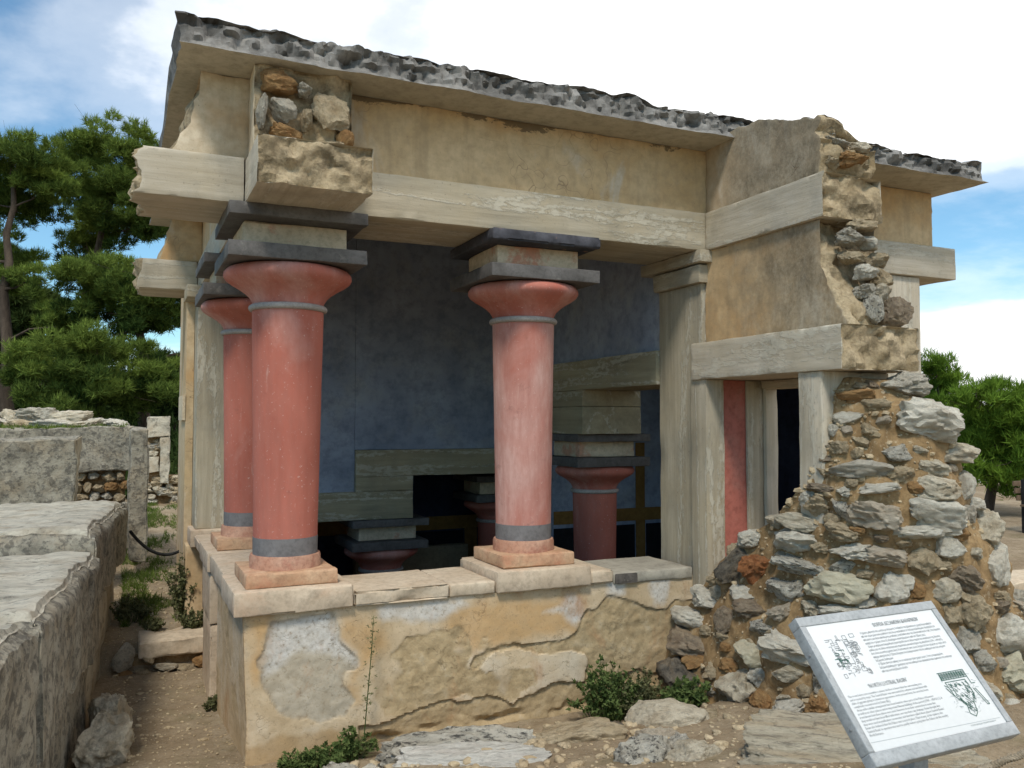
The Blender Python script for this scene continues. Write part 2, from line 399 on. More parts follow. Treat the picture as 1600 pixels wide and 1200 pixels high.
def gridbox(name, x, y, z, mat, parent=None, res=0.1, wear=0.008, rough=None, amp=0.003, seed=0.0, edge=0.012,
            post=None, xs=None, ys=None, zs=None, freq=6.0, sidemat=None, sharp=40):
    """A worn block: edges chipped inwards, chosen sides broken (rough = {'-y': amplitude})."""
    xs = xs or coords(*x, res, edge)
    ys = ys or coords(*y, res, edge)
    zs = zs or coords(*z, res, edge)
    nx, ny, nz = len(xs) - 1, len(ys) - 1, len(zs) - 1
    rough = rough or {}
    vid, verts, meta = {}, [], []

    def v(i, j, k):
        key = (i, j, k)
        if key not in vid:
            p = Vector((xs[i], ys[j], zs[k]))
            q = p + Vector((seed * 7.3, seed * 3.1, seed * 5.7))
            sides = []
            if i == 0: sides.append(('-x', Vector((-1, 0, 0))))
            if i == nx: sides.append(('+x', Vector((1, 0, 0))))
            if j == 0: sides.append(('-y', Vector((0, -1, 0))))
            if j == ny: sides.append(('+y', Vector((0, 1, 0))))
            if k == 0: sides.append(('-z', Vector((0, 0, -1))))
            if k == nz: sides.append(('+z', Vector((0, 0, 1))))
            off = Vector((0, 0, 0))
            if len(sides) >= 2:
                c = max(0.0, noise.noise(q * 9.0)) ** 2 * 3.0 + 0.35 + 0.25 * noise.noise(q * 31)
                for s, n in sides:
                    off -= n * wear * c
            for s, n in sides:
                off += n * amp * fr(q * 5.0, 3)
                if s in rough:
                    off += n * rough[s] * (0.7 * fr(q * freq, 4) - 0.25 + 0.3 * fr(q * freq * 3.1, 3) + 0.9 * (0.45 - noise.voronoi(q * freq * 1.7)[0][0]))
            p = p + off
            if post:
                p = post(p, q) or p
            vid[key] = len(verts)
            verts.append(p)
        return vid[key]

    faces, fm = [], []
    order = ['-x', '+x', '-y', '+y', '-z', '+z']
    sm = sidemat or {}
    mats = [mat] if isinstance(mat, str) else list(mat)
    for m in sm.values():
        if m not in mats:
            mats.append(m)

    def add(side, f):
        faces.append(f)
        fm.append(mats.index(sm[side]) if side in sm else 0)
    for j in range(ny):
        for k in range(nz):
            add('-x', (v(0, j, k), v(0, j, k + 1), v(0, j + 1, k + 1), v(0, j + 1, k)))
            add('+x', (v(nx, j, k), v(nx, j + 1, k), v(nx, j + 1, k + 1), v(nx, j, k + 1)))
    for i in range(nx):
        for k in range(nz):
            add('-y', (v(i, 0, k), v(i + 1, 0, k), v(i + 1, 0, k + 1), v(i, 0, k + 1)))
            add('+y', (v(i, ny, k), v(i, ny, k + 1), v(i + 1, ny, k + 1), v(i + 1, ny, k)))
        for j in range(ny):
            add('-z', (v(i, j, 0), v(i, j + 1, 0), v(i + 1, j + 1, 0), v(i + 1, j, 0)))
            add('+z', (v(i, j, nz), v(i + 1, j, nz), v(i + 1, j + 1, nz), v(i, j + 1, nz)))
    ob = mesh_obj(name, verts, faces, mats, parent, sharp)
    if sm:
        ob.data.polygons.foreach_set('material_index', fm)
    return ob

def lathe(name, prof, mat, parent, cx, cy, dz=0.0, segs=48, wob=0.002, sharp=50):
    verts, faces = [], []
    for r, z in prof:
        for s in range(segs):
            a = 2 * math.pi * s / segs
            w = 1 + wob / max(r, 0.05) * fr(Vector((math.cos(a) * 3 + cx, math.sin(a) * 3 + cy, z * 4)), 3)
            verts.append((r * w * math.cos(a), r * w * math.sin(a), z + dz))
    for k in range(len(prof) - 1):
        for s in range(segs):
            t = (s + 1) % segs
            faces.append((k * segs + s, k * segs + t, (k + 1) * segs + t, (k + 1) * segs + s))
    faces.append(tuple(range(segs))[::-1])
    faces.append(tuple((len(prof) - 1) * segs + s for s in range(segs)))
    return mesh_obj(name, verts, faces, mat, parent, sharp, loc=(cx, cy, 0))

def tube(pts, rad, segs=8, closed=True):
    """verts, faces of a tapered tube through pts (Vectors)"""
    verts, faces = [], []
    n = len(pts)
    for i, p in enumerate(pts):
        d = (pts[min(i + 1, n - 1)] - pts[max(i - 1, 0)]).normalized()
        a = d.orthogonal().normalized()
        b = d.cross(a)
        r = rad[i] if isinstance(rad, (list, tuple)) else rad
        for s in range(segs):
            t = 2 * math.pi * s / segs
            verts.append(p + (a * math.cos(t) + b * math.sin(t)) * r)
    for i in range(n - 1):
        # match ring starts to avoid twist
        base0, base1 = i * segs, (i + 1) * segs
        best = min(range(segs), key=lambda o: (verts[base1 + o] - verts[base0] - (pts[i + 1] - pts[i])).length)
        ring = verts[base1:base1 + segs]
        verts[base1:base1 + segs] = ring[best:] + ring[:best]
        for s in range(segs):
            t = (s + 1) % segs
            faces.append((base0 + s, base0 + t, base1 + t, base1 + s))
    if closed:
        faces.append(tuple(range(segs))[::-1])
        faces.append(tuple((n - 1) * segs + s for s in range(segs)))
    return verts, faces

ICO = {}
def ico(sub):
    if sub not in ICO:
        bm = bmesh.new()
        bmesh.ops.create_icosphere(bm, subdivisions=sub, radius=1.0)
        ICO[sub] = (np.array([v.co[:] for v in bm.verts]), [tuple(v.index for v in f.verts) for f in bm.faces])
        bm.free()
    return ICO[sub]

def rock_data(seed, sub=3, facets=11, rough=0.10, size=(1, 1, 1), boxy=0.35, fine=1.0):
    rng = np.random.RandomState(seed)
    v, f = ico(sub)
    v = v.copy()
    # squarer than a ball
    m = np.abs(v).max(axis=1, keepdims=True)
    v = v * (1 - boxy) + (v / m) * boxy * 0.8
    for _ in range(facets):
        n = rng.normal(size=3)
        n /= np.linalg.norm(n)
        d = rng.uniform(0.55, 0.9)
        s = v @ n - d
        v -= np.clip(s, 0, None)[:, None] * n * 0.92
    v /= np.abs(v).max(axis=0)
    out = []
    sv = Vector(rng.uniform(-50, 50, 3))
    S = Vector(size)
    for p in v:
        q = Vector(p)
        d = rough * fr(q * 1.6 + sv, 4) + rough * 0.45 * fr(q * 5.5 + sv, 3) * fine
        r = noise.noise(q * 3.1 + sv * 1.3)
        d -= rough * 0.6 * max(0.0, r - 0.15)
        q = q * (1 + d)
        out.append(Vector((q.x * S.x, q.y * S.y, q.z * S.z)))
    return out, f

ROCKS = []
def rock_pool(n=26):
    for i in range(n):
        v, f = rock_data(100 + i, 4, 7 + i % 5, 0.13 + 0.03 * (i % 4), boxy=0.12 + 0.13 * (i % 4), fine=1.7)
        me = bpy.data.meshes.new('stone')
        me.from_pydata([tuple(x) for x in v], [], f)
        me.materials.append(MAT['stone_white'])
        me.polygons.foreach_set('use_smooth', [True] * len(me.polygons))
        me.set_sharp_from_angle(angle=R(38))
        ROCKS.append(me)
rock_pool()

def put_stone(parent, loc, size, yaw, tilt, mat, seed, name='stone'):
    """one stone: size = half width, half depth, half height; yaw turns its face, tilt rolls it in the face"""
    ob = bpy.data.objects.new(name, ROCKS[seed % len(ROCKS)])
    COL.objects.link(ob)
    ob.location = loc
    ob.rotation_euler = (Matrix.Rotation(yaw, 3, 'Z') @ Matrix.Rotation(tilt, 3, 'Y')).to_euler()
    ob.scale = size
    ob.material_slots[0].link = 'OBJECT'
    ob.material_slots[0].material = MAT[mat]
    if parent is not None:
        setparent(ob, parent)
    return ob

# ================================================================== the pavilion
pav = thing('pavilion', 'restored ancient pavilion with red columns, ochre walls and flat concrete roof', 'building', (2.6, 5.3, 0.1))

def slab_post(p, q):
    t = (q.z - 4.25) / 0.19
    if q.y < 5.0:
        w = min(1.0, t * 3.5)
        big = fr(Vector((q.x * 1.1, 3.0, 0)), 3)
        mid = fr(Vector((q.x * 4.0, q.z * 7.0, 1.5)), 4)
        lump = 0.5 - 0.6 * noise.voronoi(Vector((q.x * 4.5 + 0.6 * mid, q.z * 7.0, q.y * 5.0)))[0][0] - 0.5 * noise.voronoi(Vector((q.x * 13.0, q.z * 17.0, q.y * 12.0)))[0][0]
        fin = fr(Vector((q.x * 19.0, q.z * 23.0, 4.5)), 4)
        p.y += 0.03 * fr(Vector((q.x * 2.4, 9.0, 0)), 6) + w * (0.035 + 0.02 * t + 0.055 * mid + 0.045 * fin + 0.03 * big - 0.085 * lump + 0.01)
        if t > 0.95:
            p.z += 0.03 * big + 0.03 * mid + 0.045 * lump + 0.02 * fin
            p.y += 0.015
        elif t < 0.05:
            p.z += 0.003
    elif t > 0.9:
        p.z += 0.03 * fr(Vector((q.x * 1.1, 3.0, 0)), 3) + 0.045 * fr(Vector((q.x * 3, q.y * 3, 0)), 4)
    if q.x < 0.262 or q.x > 6.858:
        sgn = 1 if q.x < 0.3 else -1
        p.x += sgn * (-0.02 + 0.025 * fr(Vector((q.y * 5.0, q.z * 9.0, 7.5)), 4))
        if q.x > 6.8:
            p.x += -0.35 * max(0.0, (q.y - 5.0)) * 0.15
    # the slab thins towards its right-hand end
    if t > 0.3:
        p.z -= 0.02 * max(0.0, min(1.0, (q.x - 2.8) / 2.0)) * t
    return p

gridbox('roof_slab', (0.26, 6.86), (4.95, 9.75), (4.25, 4.44), 'slab_rock', pav, seed=0.0, wear=0.0, amp=0.0,
        xs=list(np.linspace(0.26, 6.86, 420)), ys=[4.95, 4.96, 5.02, 5.08, 5.14, 5.22, 5.32, 5.5, 5.8, 6.3, 7, 8, 9, 9.6, 9.75],
        zs=[4.25, 4.262, 4.285, 4.31, 4.335, 4.36, 4.385, 4.41, 4.425, 4.44], post=slab_post, sidemat={'-z': 'soffit'}, sharp=34)

# entablature: grained beams
gridbox('beam', (0.68, 4.10), (5.25, 5.95), (3.465, 3.755), 'grained_x', pav, 0.07, 0.007, seed=1)

def break_left(amp, x0, d):
    def post(p, q):
        if p.x < x0 + d:
            t = (x0 + d - p.x) / d
            p.x += t * amp * (fr(Vector((p.y * 3.2, p.z * 4.5, x0)), 2) + 0.5 * fr(Vector((p.y * 11, p.z * 13, x0)), 3) + 0.3 * fr(Vector((p.y * 33, p.z * 33, x0)), 3))
        return p
    return post

gridbox('beam_stub', (0.06, 0.64), (5.25, 5.87), (3.463, 3.742), 'grained_pale_x', pav, 0.02, 0.006, seed=0,
        post=break_left(0.075, 0.06, 0.12), sidemat={'-x': 'broken_cement'})
gridbox('beam_stub', (0.642, 1.288), (4.72, 5.249), (3.462, 3.728), 'grained_pale_y', pav, 0.018, 0.006, rough={'-y': 0.05}, seed=2,
        sidemat={'-y': 'broken_cement'}, freq=7)
gridbox('beam', (0.66, 1.27), (5.95, 9.6), (3.467, 3.753), 'grained_pale_y', pav, 0.15, 0.006, seed=3)
gridbox('beam_stub', (0.11, 0.655), (8.97, 9.6), (3.465, 3.755), 'grained_pale_x', pav, 0.05, 0.006, seed=0,
        post=break_left(0.08, 0.11, 0.15), sidemat={'-x': 'broken_cement'})

# frieze walls under the slab
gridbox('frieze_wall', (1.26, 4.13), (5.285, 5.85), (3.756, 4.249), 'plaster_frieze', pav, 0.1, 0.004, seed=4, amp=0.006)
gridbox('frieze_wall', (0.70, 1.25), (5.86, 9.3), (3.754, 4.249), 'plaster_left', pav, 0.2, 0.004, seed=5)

def frag_post(x0, slope):
    def post(p, q):
        if q.x < x0 + 0.14:
            t = (x0 + 0.14 - q.x) / 0.14
            p.x += t * (slope * (q.z - 3.75) / 0.5 + 0.05 * fr(Vector((q.y * 5, q.z * 6, x0)), 5))
        return p
    return post
gridbox('plaster_fragment', (0.24, 0.70), (5.31, 5.9), (3.744, 4.249), 'plaster_pale', pav, 0.035, 0.006, seed=0, amp=0.006,
        post=frag_post(0.24, 0.17), sidemat={'-x': 'broken_cement'})
gridbox('plaster_fragment', (0.30, 0.699), (9.02, 9.5), (3.756, 4.249), 'plaster_left', pav, 0.05, 0.006, seed=0, amp=0.006,
        post=frag_post(0.30, 0.16), sidemat={'-x': 'broken_cement'})
# broken masonry over the front stub
stubm = gridbox('broken_masonry', (0.665, 1.245), (5.06, 5.30), (3.729, 4.249), 'broken_cement', pav, 0.02, 0.006, rough={'-y': 0.07}, seed=6, amp=0.004,
                freq=5, sidemat={'-x': 'plaster_pale'})
for i, (x, z, w, h, m) in enumerate([(0.80, 4.155, 0.105, 0.07, 'stone_orange'), (0.835, 3.99, 0.085, 0.085, 'stone_grey'), (0.95, 4.12, 0.035, 0.04, 'stone_grey'),
                                     (0.835, 3.85, 0.105, 0.055, 'stone_orange'), (1.10, 4.00, 0.12, 0.125, 'stone_tan'), (1.195, 3.87, 0.06, 0.055, 'stone_orange'),
                                     (1.06, 3.80, 0.12, 0.045, 'stone_tan'), (0.96, 3.95, 0.04, 0.07, 'stone_tan'), (0.70, 3.96, 0.03, 0.11, 'stone_grey')]):
    put_stone(stubm, (x, 5.05 if m != 'stone_grey' else 5.02, z), (w, 0.06, h), 0.0, 0.15 * math.sin(i * 5), m, i * 3 + 1)

# ------------------------------------------------------------------ columns
def column(x, y, dz=0.0, base=True, paint='red_paint', slate_top='slate', neck='neck_block', bottom=0.0, label=None):
    prof = [(0.200 + 0.026 * t, 1.415 + (2.862 - 1.415) * t) for t in np.linspace(0, 1, 13)]
    if not base:
        prof = [(0.196, bottom - dz)] + prof
    sh = lathe('column', prof, paint, pav, x, y, dz)
    if label:
        sh['label'] = label
    tor = [(0.226, 2.862)] + [(0.228 + 0.022 * math.sin(a), 2.883 - 0.021 * math.cos(a)) for a in np.linspace(0.2, math.pi - 0.2, 7)] + [(0.226, 2.904)]
    lathe('neck_ring', tor, 'ring_grey', sh, x, y, dz)
    cap = [(0.222, 2.903), (0.229, 2.925), (0.245, 2.952), (0.277, 2.982), (0.318, 3.010), (0.362, 3.035), (0.393, 3.058), (0.406, 3.080), (0.403, 3.104), (0.385, 3.126), (0.350, 3.139), (0.2, 3.139)]
    lathe('capital', cap, 'red_paint_capital', sh, x, y, dz)
    s = x * 3 + y
    gridbox('abacus_slab', (x - 0.42, x + 0.42), (y - 0.40, y + 0.42), (3.14 + dz, 3.232 + dz), 'slate', sh, 0.1, 0.006, seed=s)
    gridbox('neck_block', (x - 0.316, x + 0.322), (y - 0.25, y + 0.30), (3.233 + dz, 3.386 + dz), neck, sh, 0.1, 0.005, seed=s + 1)
    gridbox('abacus_slab', (x - 0.42, x + 0.42), (y - 0.415 if base else y - 0.41, y + 0.42), (3.387 + dz, 3.464 + dz), slate_top, sh, 0.05, 0.011 if slate_top == 'slate_chipped' else 0.006, seed=s + 2)
    if base:
        lathe('base_band', [(0.2015, 1.316), (0.2028, 1.425)], 'band_grey', sh, x, y)
        lathe('drum', [(0.222, 1.234), (0.221, 1.300), (0.215, 1.3165), (0.1, 1.3165)], 'drum_red', sh, x, y, wob=0.004)
        gridbox('plinth', (x - 0.278, x + 0.278), (y - 0.270, y + 0.278), (1.146, 1.235), 'plinth_orange', sh, 0.07, 0.009, seed=s + 3)
        gridbox('plinth', (x - 0.355, x + 0.36), (y - 0.355, y + 0.355), (1.003, 1.145), 'plinth_stone', sh, 0.07, 0.008, seed=s + 4)
    return sh

column(0.967, 5.605, slate_top='slate', label='red column at the outer corner of the low wall')
column(2.660, 5.605, paint='red_paint_worn', slate_top='slate_chipped', neck='neck_block_red', label='red column with paint worn to pink and white')
column(0.967, 7.295, label='red column partly hidden behind the corner column')
column(4.42, 7.606, -1.427, False, bottom=-0.5, label='short-looking red column down inside the sunken basin, beside the pier')
column(2.63, 9.22, -2.350, False, bottom=-0.8, label='red capital just above the sill, under the blue wall')
column(4.35, 10.0, -1.97, False, bottom=-0.8)

# ------------------------------------------------------------------ low front wall with peeling plaster
def sdf(poly, X, Z):
    P = np.array(poly)
    d = np.full(X.shape, 1e9)
    inside = np.zeros(X.shape, bool)
    n = len(P)
    for i in range(n):
        a, b = P[i], P[(i + 1) % n]
        e = b - a
        wx, wz = X - a[0], Z - a[1]
        t = np.clip((wx * e[0] + wz * e[1]) / (e @ e), 0, 1)
        d = np.minimum(d, np.hypot(wx - t * e[0], wz - t * e[1]))
        c = ((a[1] > Z) != (b[1] > Z)) & (X < (b[0] - a[0]) * (Z - a[1]) / (b[1] - a[1] + 1e-12) + a[0])
        inside ^= c
    return np.where(inside, -d, d)

E1 = [(2.95, .679), (2.976, .774), (3.013, .829), (3.117, .847), (3.197, .903), (3.348, .881), (3.457, .821), (3.596, .781), (3.68, .778), (3.778, .83), (3.95, .816), (3.963, .158), (3.452, .265), (3.236, .324), (2.985, .319), (3.027, .479), (3.001, .517), (2.873, .567), (2.722, .552), (2.623, .567), (2.463, .600), (2.312, .592), (2.159, .508), (2.118, .531), (2.149, .589), (2.251, .641), (2.43, .655), (2.623, .634), (2.797, .624), (2.924, .659)]
E2 = [(1.579, .645), (1.705, .752), (1.879, .775), (2.058, .778), (2.14, .664), (2.127, .54), (2.196, .498), (2.43, .462), (2.584, .443), (2.599, .355), (2.43, .27), (2.288, .318), (1.97, .34), (1.708, .298), (1.539, .29), (1.497, .455)]
E3 = [(1.375, .254), (1.581, .252), (1.708, .286), (1.97, .332), (2.289, .31), (2.43, .248), (2.487, .275), (2.672, .324), (2.797, .352), (3.0, .331), (3.236, .342), (3.453, .338), (3.963, .229), (3.96, -.6), (1.29, -.6)]
E0 = [(.841, .95), (1.208, .981), (1.249, .859), (1.25, .78), (1.322, .733), (1.372, .676), (1.352, .6), (1.291, .591), (1.28, .522), (1.345, .416), (1.294, .325), (1.136, .309), (.867, .404), (.771, .568), (.781, .661), (.751, .721)]
WH = [[(.841, .938), (1.188, .971), (1.241, .801), (1.355, .71), (1.364, .63), (1.21, .726), (1.014, .767), (.864, .651), (.789, .641), (.805, .809)], [(1.493, .975), (2.057, .987), (2.103, .941), (1.923, .853), (1.535, .882)],
      [(3.18, 1.0), (3.34, 1.0), (3.34, .90), (3.20, .92)], [(3.55, 1.0), (3.72, 1.0), (3.68, .80), (3.58, .82)], [(2.85, .95), (2.97, .92), (2.98, .80), (2.93, .74), (2.80, .82), (2.66, .84), (2.80, .88)]]
ORG = [[(1.923, .936), (2.977, .953), (2.925, .69), (2.43, .667), (2.149, .6), (1.968, .724)], [(1.268, .956), (1.535, .83), (1.536, .73), (1.373, .55), (1.353, .414), (1.292, .521), (1.372, .649), (1.249, .8)], [(.72, .98), (.85, .98), (.80, .75), (.74, .6), (.70, .7)]]
BOT = [(.6, .22), (1.2, .26), (1.35, .20), (1.5, .18), (1.5, -.6), (.6, -.6)]

def low_wall():
    side = np.arange(6.75, 5.31, -0.02)
    front = np.arange(0.672, 3.935, 0.0115)
    zs = np.concatenate([np.arange(-0.3, 0.1, 0.05), np.arange(0.1, 1.004, 0.0115), [1.004]])
    ns, nf, nz = len(side), len(front), len(zs)
    # s coordinate unrolls the corner
    SX = np.concatenate([0.672 - (side - 5.30), front])
    X, Z = np.meshgrid(SX, zs, indexing='ij')
    jit = np.zeros_like(X); j2 = np.zeros_like(X); med = np.zeros_like(X); hi = np.zeros_like(X); pit = np.zeros_like(X)
    for i in range(X.shape[0]):
        for k in range(nz):
            p = Vector((X[i, k], Z[i, k], 0.0))
            jit[i, k] = fr(p * 6.0, 6)
            med[i, k] = fr(p * 3.0 + Vector((5, 5, 0)), 4)
            hi[i, k] = fr(p * 16.0 + Vector((1, 9, 0)), 3)
            pit[i, k] = fr(p * 26.0 + Vector((3, 2, 8)), 2)
    def step(poly, j=0.022, w=0.0035):
        s = sdf(poly, X, Z) + j * jit
        return np.clip(0.5 - s / (2 * w), 0, 1)
    e0, e1, e2, e3 = step(E0, 0.025), step(E1, 0.026), step(E2, 0.06), step(E3, 0.028)
    bot = step(BOT, 0.05, 0.02)
    on_side = (X < 0.672)
    # smaller losses on the turned side and patches of the middle
    patch = np.clip((med - 0.32) / 0.05, 0, 1) * ((X < 0.66) | ((X > 1.5) & (X < 2.3) & (Z < 0.72)))
    er = np.maximum.reduce([e1, e2 * np.clip((med + 0.45) / 0.3, 0, 1), e3, 0.6 * patch])
    depth = 0.004 * med + 0.0016 * hi
    depth = depth - 0.007 * e0 + 0.003 * e0 * hi
    depth = depth - 0.013 * e1 - 0.005 * e2 * np.clip((med + 0.45) / 0.3, 0, 1) - 0.005 * patch
    depth = depth - 0.018 * e3 * np.clip(1.0 - (Z - 0.05) * 0.2, 0, 1)
    depth = depth + er * (0.009 * med + 0.0042 * hi + 0.003 * pit)
    depth = depth + 0.05 * np.clip(0.34 - Z, 0, 1) * (1 - e3) * (X > 0.66)
    hollow = np.clip(1 - np.abs(Z - 0.16 - 0.03 * jit) / 0.05, 0, 1) * e3 * np.clip(med + 0.25, 0, 1)
    depth = depth - 0.10 * hollow
    # battered, broken corner: the foot of the corner leans in
    lean = 0.05 * np.clip(0.9 - Z, 0, 1)
    verts = []
    for i in range(X.shape[0]):
        for k in range(nz):
            d, z = depth[i, k], Z[i, k]
            if i < ns:
                verts.append((0.672 - d + lean[i, k] * max(0, 1 - (side[i] - 5.3) * 0.7), side[i], z))
            else:
                x = X[i, k]
                cx = max(0.0, 1 - (x - 0.672) / 0.05)
                verts.append((x + lean[i, k] * max(0.0, 1 - (x - 0.672) / 0.6), 5.30 - d + 0.02 * cx * cx, z))
    faces = []
    n = X.shape[0]
    for i in range(n - 1):
        for k in range(nz - 1):
            a = i * nz + k
            faces.append((a, a + nz, a + nz + 1, a + 1))
    rim = np.zeros_like(X)
    for poly, j in ((E1, 0.026), (E3, 0.028), (E0, 0.025), (E2, 0.06)):
        s = sdf(poly, X, Z) + j * jit
        rim = np.maximum(rim, np.exp(-((s + 0.006) / 0.010) ** 2) * (1.0 if poly is not E2 else 0.4))
    ob = mesh_obj('low_wall', verts, faces, 'low_wall', pav, 24)
    white = np.zeros_like(X); org = np.zeros_like(X)
    for w in WH:
        white = np.maximum(white, np.clip(0.5 - (sdf(w, X, Z) + 0.03 * jit + 0.012 * hi) / 0.05, 0, 1))
    for w in ORG:
        org = np.maximum(org, np.clip(0.5 - (sdf(w, X, Z) + 0.05 * jit) / 0.09, 0, 1))
    for nm, arr in (('eroded', er), ('white', white), ('orange', org), ('cement', e0), ('foot', bot), ('rim', rim)):
        at = ob.data.attributes.new(nm, 'FLOAT', 'POINT')
        at.data.foreach_set('value', arr.ravel().astype(np.float32))
    return ob

def lw_build(nt, b):
    o = objc(nt)
    def A(n):
        return N(nt, 'ShaderNodeAttribute', attribute_name=n).outputs['Fac']
    n1 = tnoise(nt, o, 2.2, 7, 0.62, 0.4)
    n2 = tnoise(nt, o, 9, 7, 0.7)
    n3 = tnoise(nt, o, 40, 5, 0.7)
    col = ramp(nt, n1, [(0.32, (0.45, 0.335, 0.20)), (0.5, (0.56, 0.44, 0.29)), (0.66, (0.62, 0.53, 0.40))])
    col = mixc(nt, mth(nt, 'MULTIPLY', A('orange'), ramp(nt, n2, [(0.25, 1.0), (0.75, 0.55)])), col, (0.53, 0.335, 0.155))
    sand = ramp(nt, n2, [(0.3, (0.33, 0.24, 0.13)), (0.55, (0.46, 0.35, 0.205)), (0.7, (0.52, 0.42, 0.28))])
    cem = ramp(nt, n2, [(0.3, (0.38, 0.325, 0.24)), (0.65, (0.49, 0.44, 0.35))])
    col = mixc(nt, mth(nt, 'MULTIPLY', A('cement'), 0.9), col, cem)
    col = mixc(nt, A('eroded'), col, sand)
    wc = ramp(nt, n3, [(0.3, (0.42, 0.39, 0.34)), (0.6, (0.63, 0.605, 0.555))])
    col = mixc(nt, mth(nt, 'MULTIPLY', A('white'), ramp(nt, n2, [(0.2, 0.5), (0.6, 1.0)])), col, wc)
    rust = ramp(nt, tnoise(nt, mapped(nt, o, (1, 1, 0.6), (2, 8, 3)), 2.4, 7, 0.66, 0.5), [(0.56, 0.0), (0.7, 0.75)])
    col = mixc(nt, rust, col, (0.38, 0.19, 0.08))
    col = mixc(nt, mth(nt, 'MULTIPLY', A('foot'), 0.6), col, (0.37, 0.235, 0.10))
    dirt = ramp(nt, tnoise(nt, o, 5, 8, 0.72), [(0.52, 0.0), (0.74, 0.5)])
    col = mixc(nt, dirt, col, (0.23, 0.165, 0.09))
    col = mixc(nt, ramp(nt, n3, [(0.28, 0.6), (0.45, 0.0)]), col, (0.2, 0.145, 0.08))
    col = mixc(nt, mth(nt, 'MULTIPLY', A('rim'), ramp(nt, n2, [(0.35, 0.55), (0.65, 0.1)])), col, (0.22, 0.155, 0.085))
    hair = N(nt, 'ShaderNodeTexVoronoi', {0: N(nt, 'ShaderNodeVectorMath', {0: o, 1: N(nt, 'ShaderNodeTexNoise', {'Vector': o, 'Scale': 4.0, 'Detail': 5.0}).outputs[1]}, operation='ADD').outputs[0], 'Scale': 3.0}, feature='DISTANCE_TO_EDGE').outputs[0]
    hk = mth(nt, 'MULTIPLY', ramp(nt, hair, [(0.0, 1.0), (0.012, 0.0)]), ramp(nt, n1, [(0.45, 0.0), (0.55, 1.0)]))
    col = mixc(nt, mth(nt, 'MULTIPLY', hk, 0.45), col, (0.17, 0.12, 0.065))
    setc(nt, b, col)
    p = bump(nt, b, mth(nt, 'SUBTRACT', n2, hk), 0.4, 0.012)
    p = bump(nt, b, n3, mth(nt, 'ADD', mth(nt, 'MULTIPLY', A('eroded'), 0.5), 0.3), 0.006, p)
    bump(nt, b, tnoise(nt, o, 130, 3, 0.6), 0.3, 0.002, p)
material('low_wall', lw_build, 0.95, 0.12)
low_wall()
gridbox('wall_core', (0.79, 3.93), (5.44, 5.86), (-2.0, 1.0), 'plaster_left', pav, 0.3, 0.0)
gridbox('wall_core', (0.79, 1.25), (5.861, 6.74), (-2.0, 1.0), 'plaster_left', pav, 0.3, 0.0)

# left flank beyond the corner
gridbox('low_wall_flank', (0.74, 1.25), (6.74, 8.7), (-2.0, 0.98), 'plaster_left', pav, 0.06, 0.01, rough={'-x': 0.025}, seed=7)
gridbox('pier_block', (0.635, 1.24), (6.96, 7.62), (0.60, 1.0), 'plinth_stone', pav, 0.08, 0.01, seed=8)
gridbox('pier_block', (0.645, 1.24), (6.97, 7.61), (-0.2, 0.592), 'plinth_stone', pav, 0.08, 0.012, seed=9)
gridbox('sill_slab', (0.63, 1.29), (5.965, 6.935), (1.004, 1.14), 'plinth_stone', pav, 0.1, 0.008, seed=10)
gridbox('sill_slab', (0.63, 1.29), (7.655, 8.50), (1.0, 1.10), 'plinth_stone', pav, 0.06, 0.02, seed=11)

# sill slabs of the front parapet
gridbox('sill_slab', (1.335, 1.965), (5.265, 5.89), (1.003, 1.092), 'sill_stone', pav, 0.04, 0.022, rough={'-y': 0.03}, seed=12)
gridbox('sill_slab', (1.972, 2.296), (5.275, 5.90), (1.003, 1.088), 'sill_stone', pav, 0.05, 0.010, seed=13)
gridbox('sill_slab', (3.03, 3.215), (5.27, 5.88), (1.006, 1.096), 'sill_stone', pav, 0.04, 0.016, seed=14)
gridbox('sill_slab', (3.225, 3.915), (5.285, 5.87), (0.985, 1.066), 'sill_grey', pav, 0.05, 0.010, rough={'+y': 0.05}, seed=15)
gridbox('sill_chip', (3.235, 3.42), (5.270, 5.284), (0.992, 1.062), 'sill_dark', pav, 0.02, 0.006, seed=16)
# pier (anta) at the right end of the colonnade
gridbox('pier', (4.03, 4.58), (5.30, 5.865), (0.9, 3.222), 'grained_z', pav, 0.1, 0.006, seed=17)
gridbox('pier_capital', (3.985, 4.57), (5.262, 5.885), (3.223, 3.36), 'grained_y', pav, 0.08, 0.005, seed=18)
gridbox('pier_capital', (3.955, 4.575), (5.205, 6.02), (3.372, 3.464), 'grained_y', pav, 0.08, 0.006, seed=19)
gridbox('pier_neck', (4.03, 4.56), (5.32, 5.86), (3.3605, 3.3715), 'slate', pav, 0.2, 0.0)

# ------------------------------------------------------------------ wall that returns towards the viewer
gridbox('beam', (4.03, 4.545), (4.03, 5.245), (3.465, 3.754), 'grained_pale_y', pav, 0.025, 0.006, rough={'-y': 0.075}, seed=20, freq=5, sidemat={'-y': 'broken_cement'})
def brk(yb, amp, f=4.0, slope=0.0, z0=0.0):
    def post(p, q):
        if q.y < yb + 0.22:
            t = (yb + 0.22 - q.y) / 0.22
            p.y += t * amp * (fr(Vector((q.x * f, q.z * f, yb)), 4) + 0.5 * fr(Vector((q.x * 14, q.z * 14, yb)), 3) + 0.35) + t * slope * (q.z - z0) / 0.7
        return p
    return post
lowpanel = gridbox('wall_panel', (4.065, 4.54), (3.88, 5.29), (2.746, 3.464), 'plaster_return_low', pav, 0.03, 0.004, seed=0, amp=0.007, post=brk(3.88, 0.075, slope=0.30, z0=2.75),
                   sidemat={'-y': 'broken_cement'})
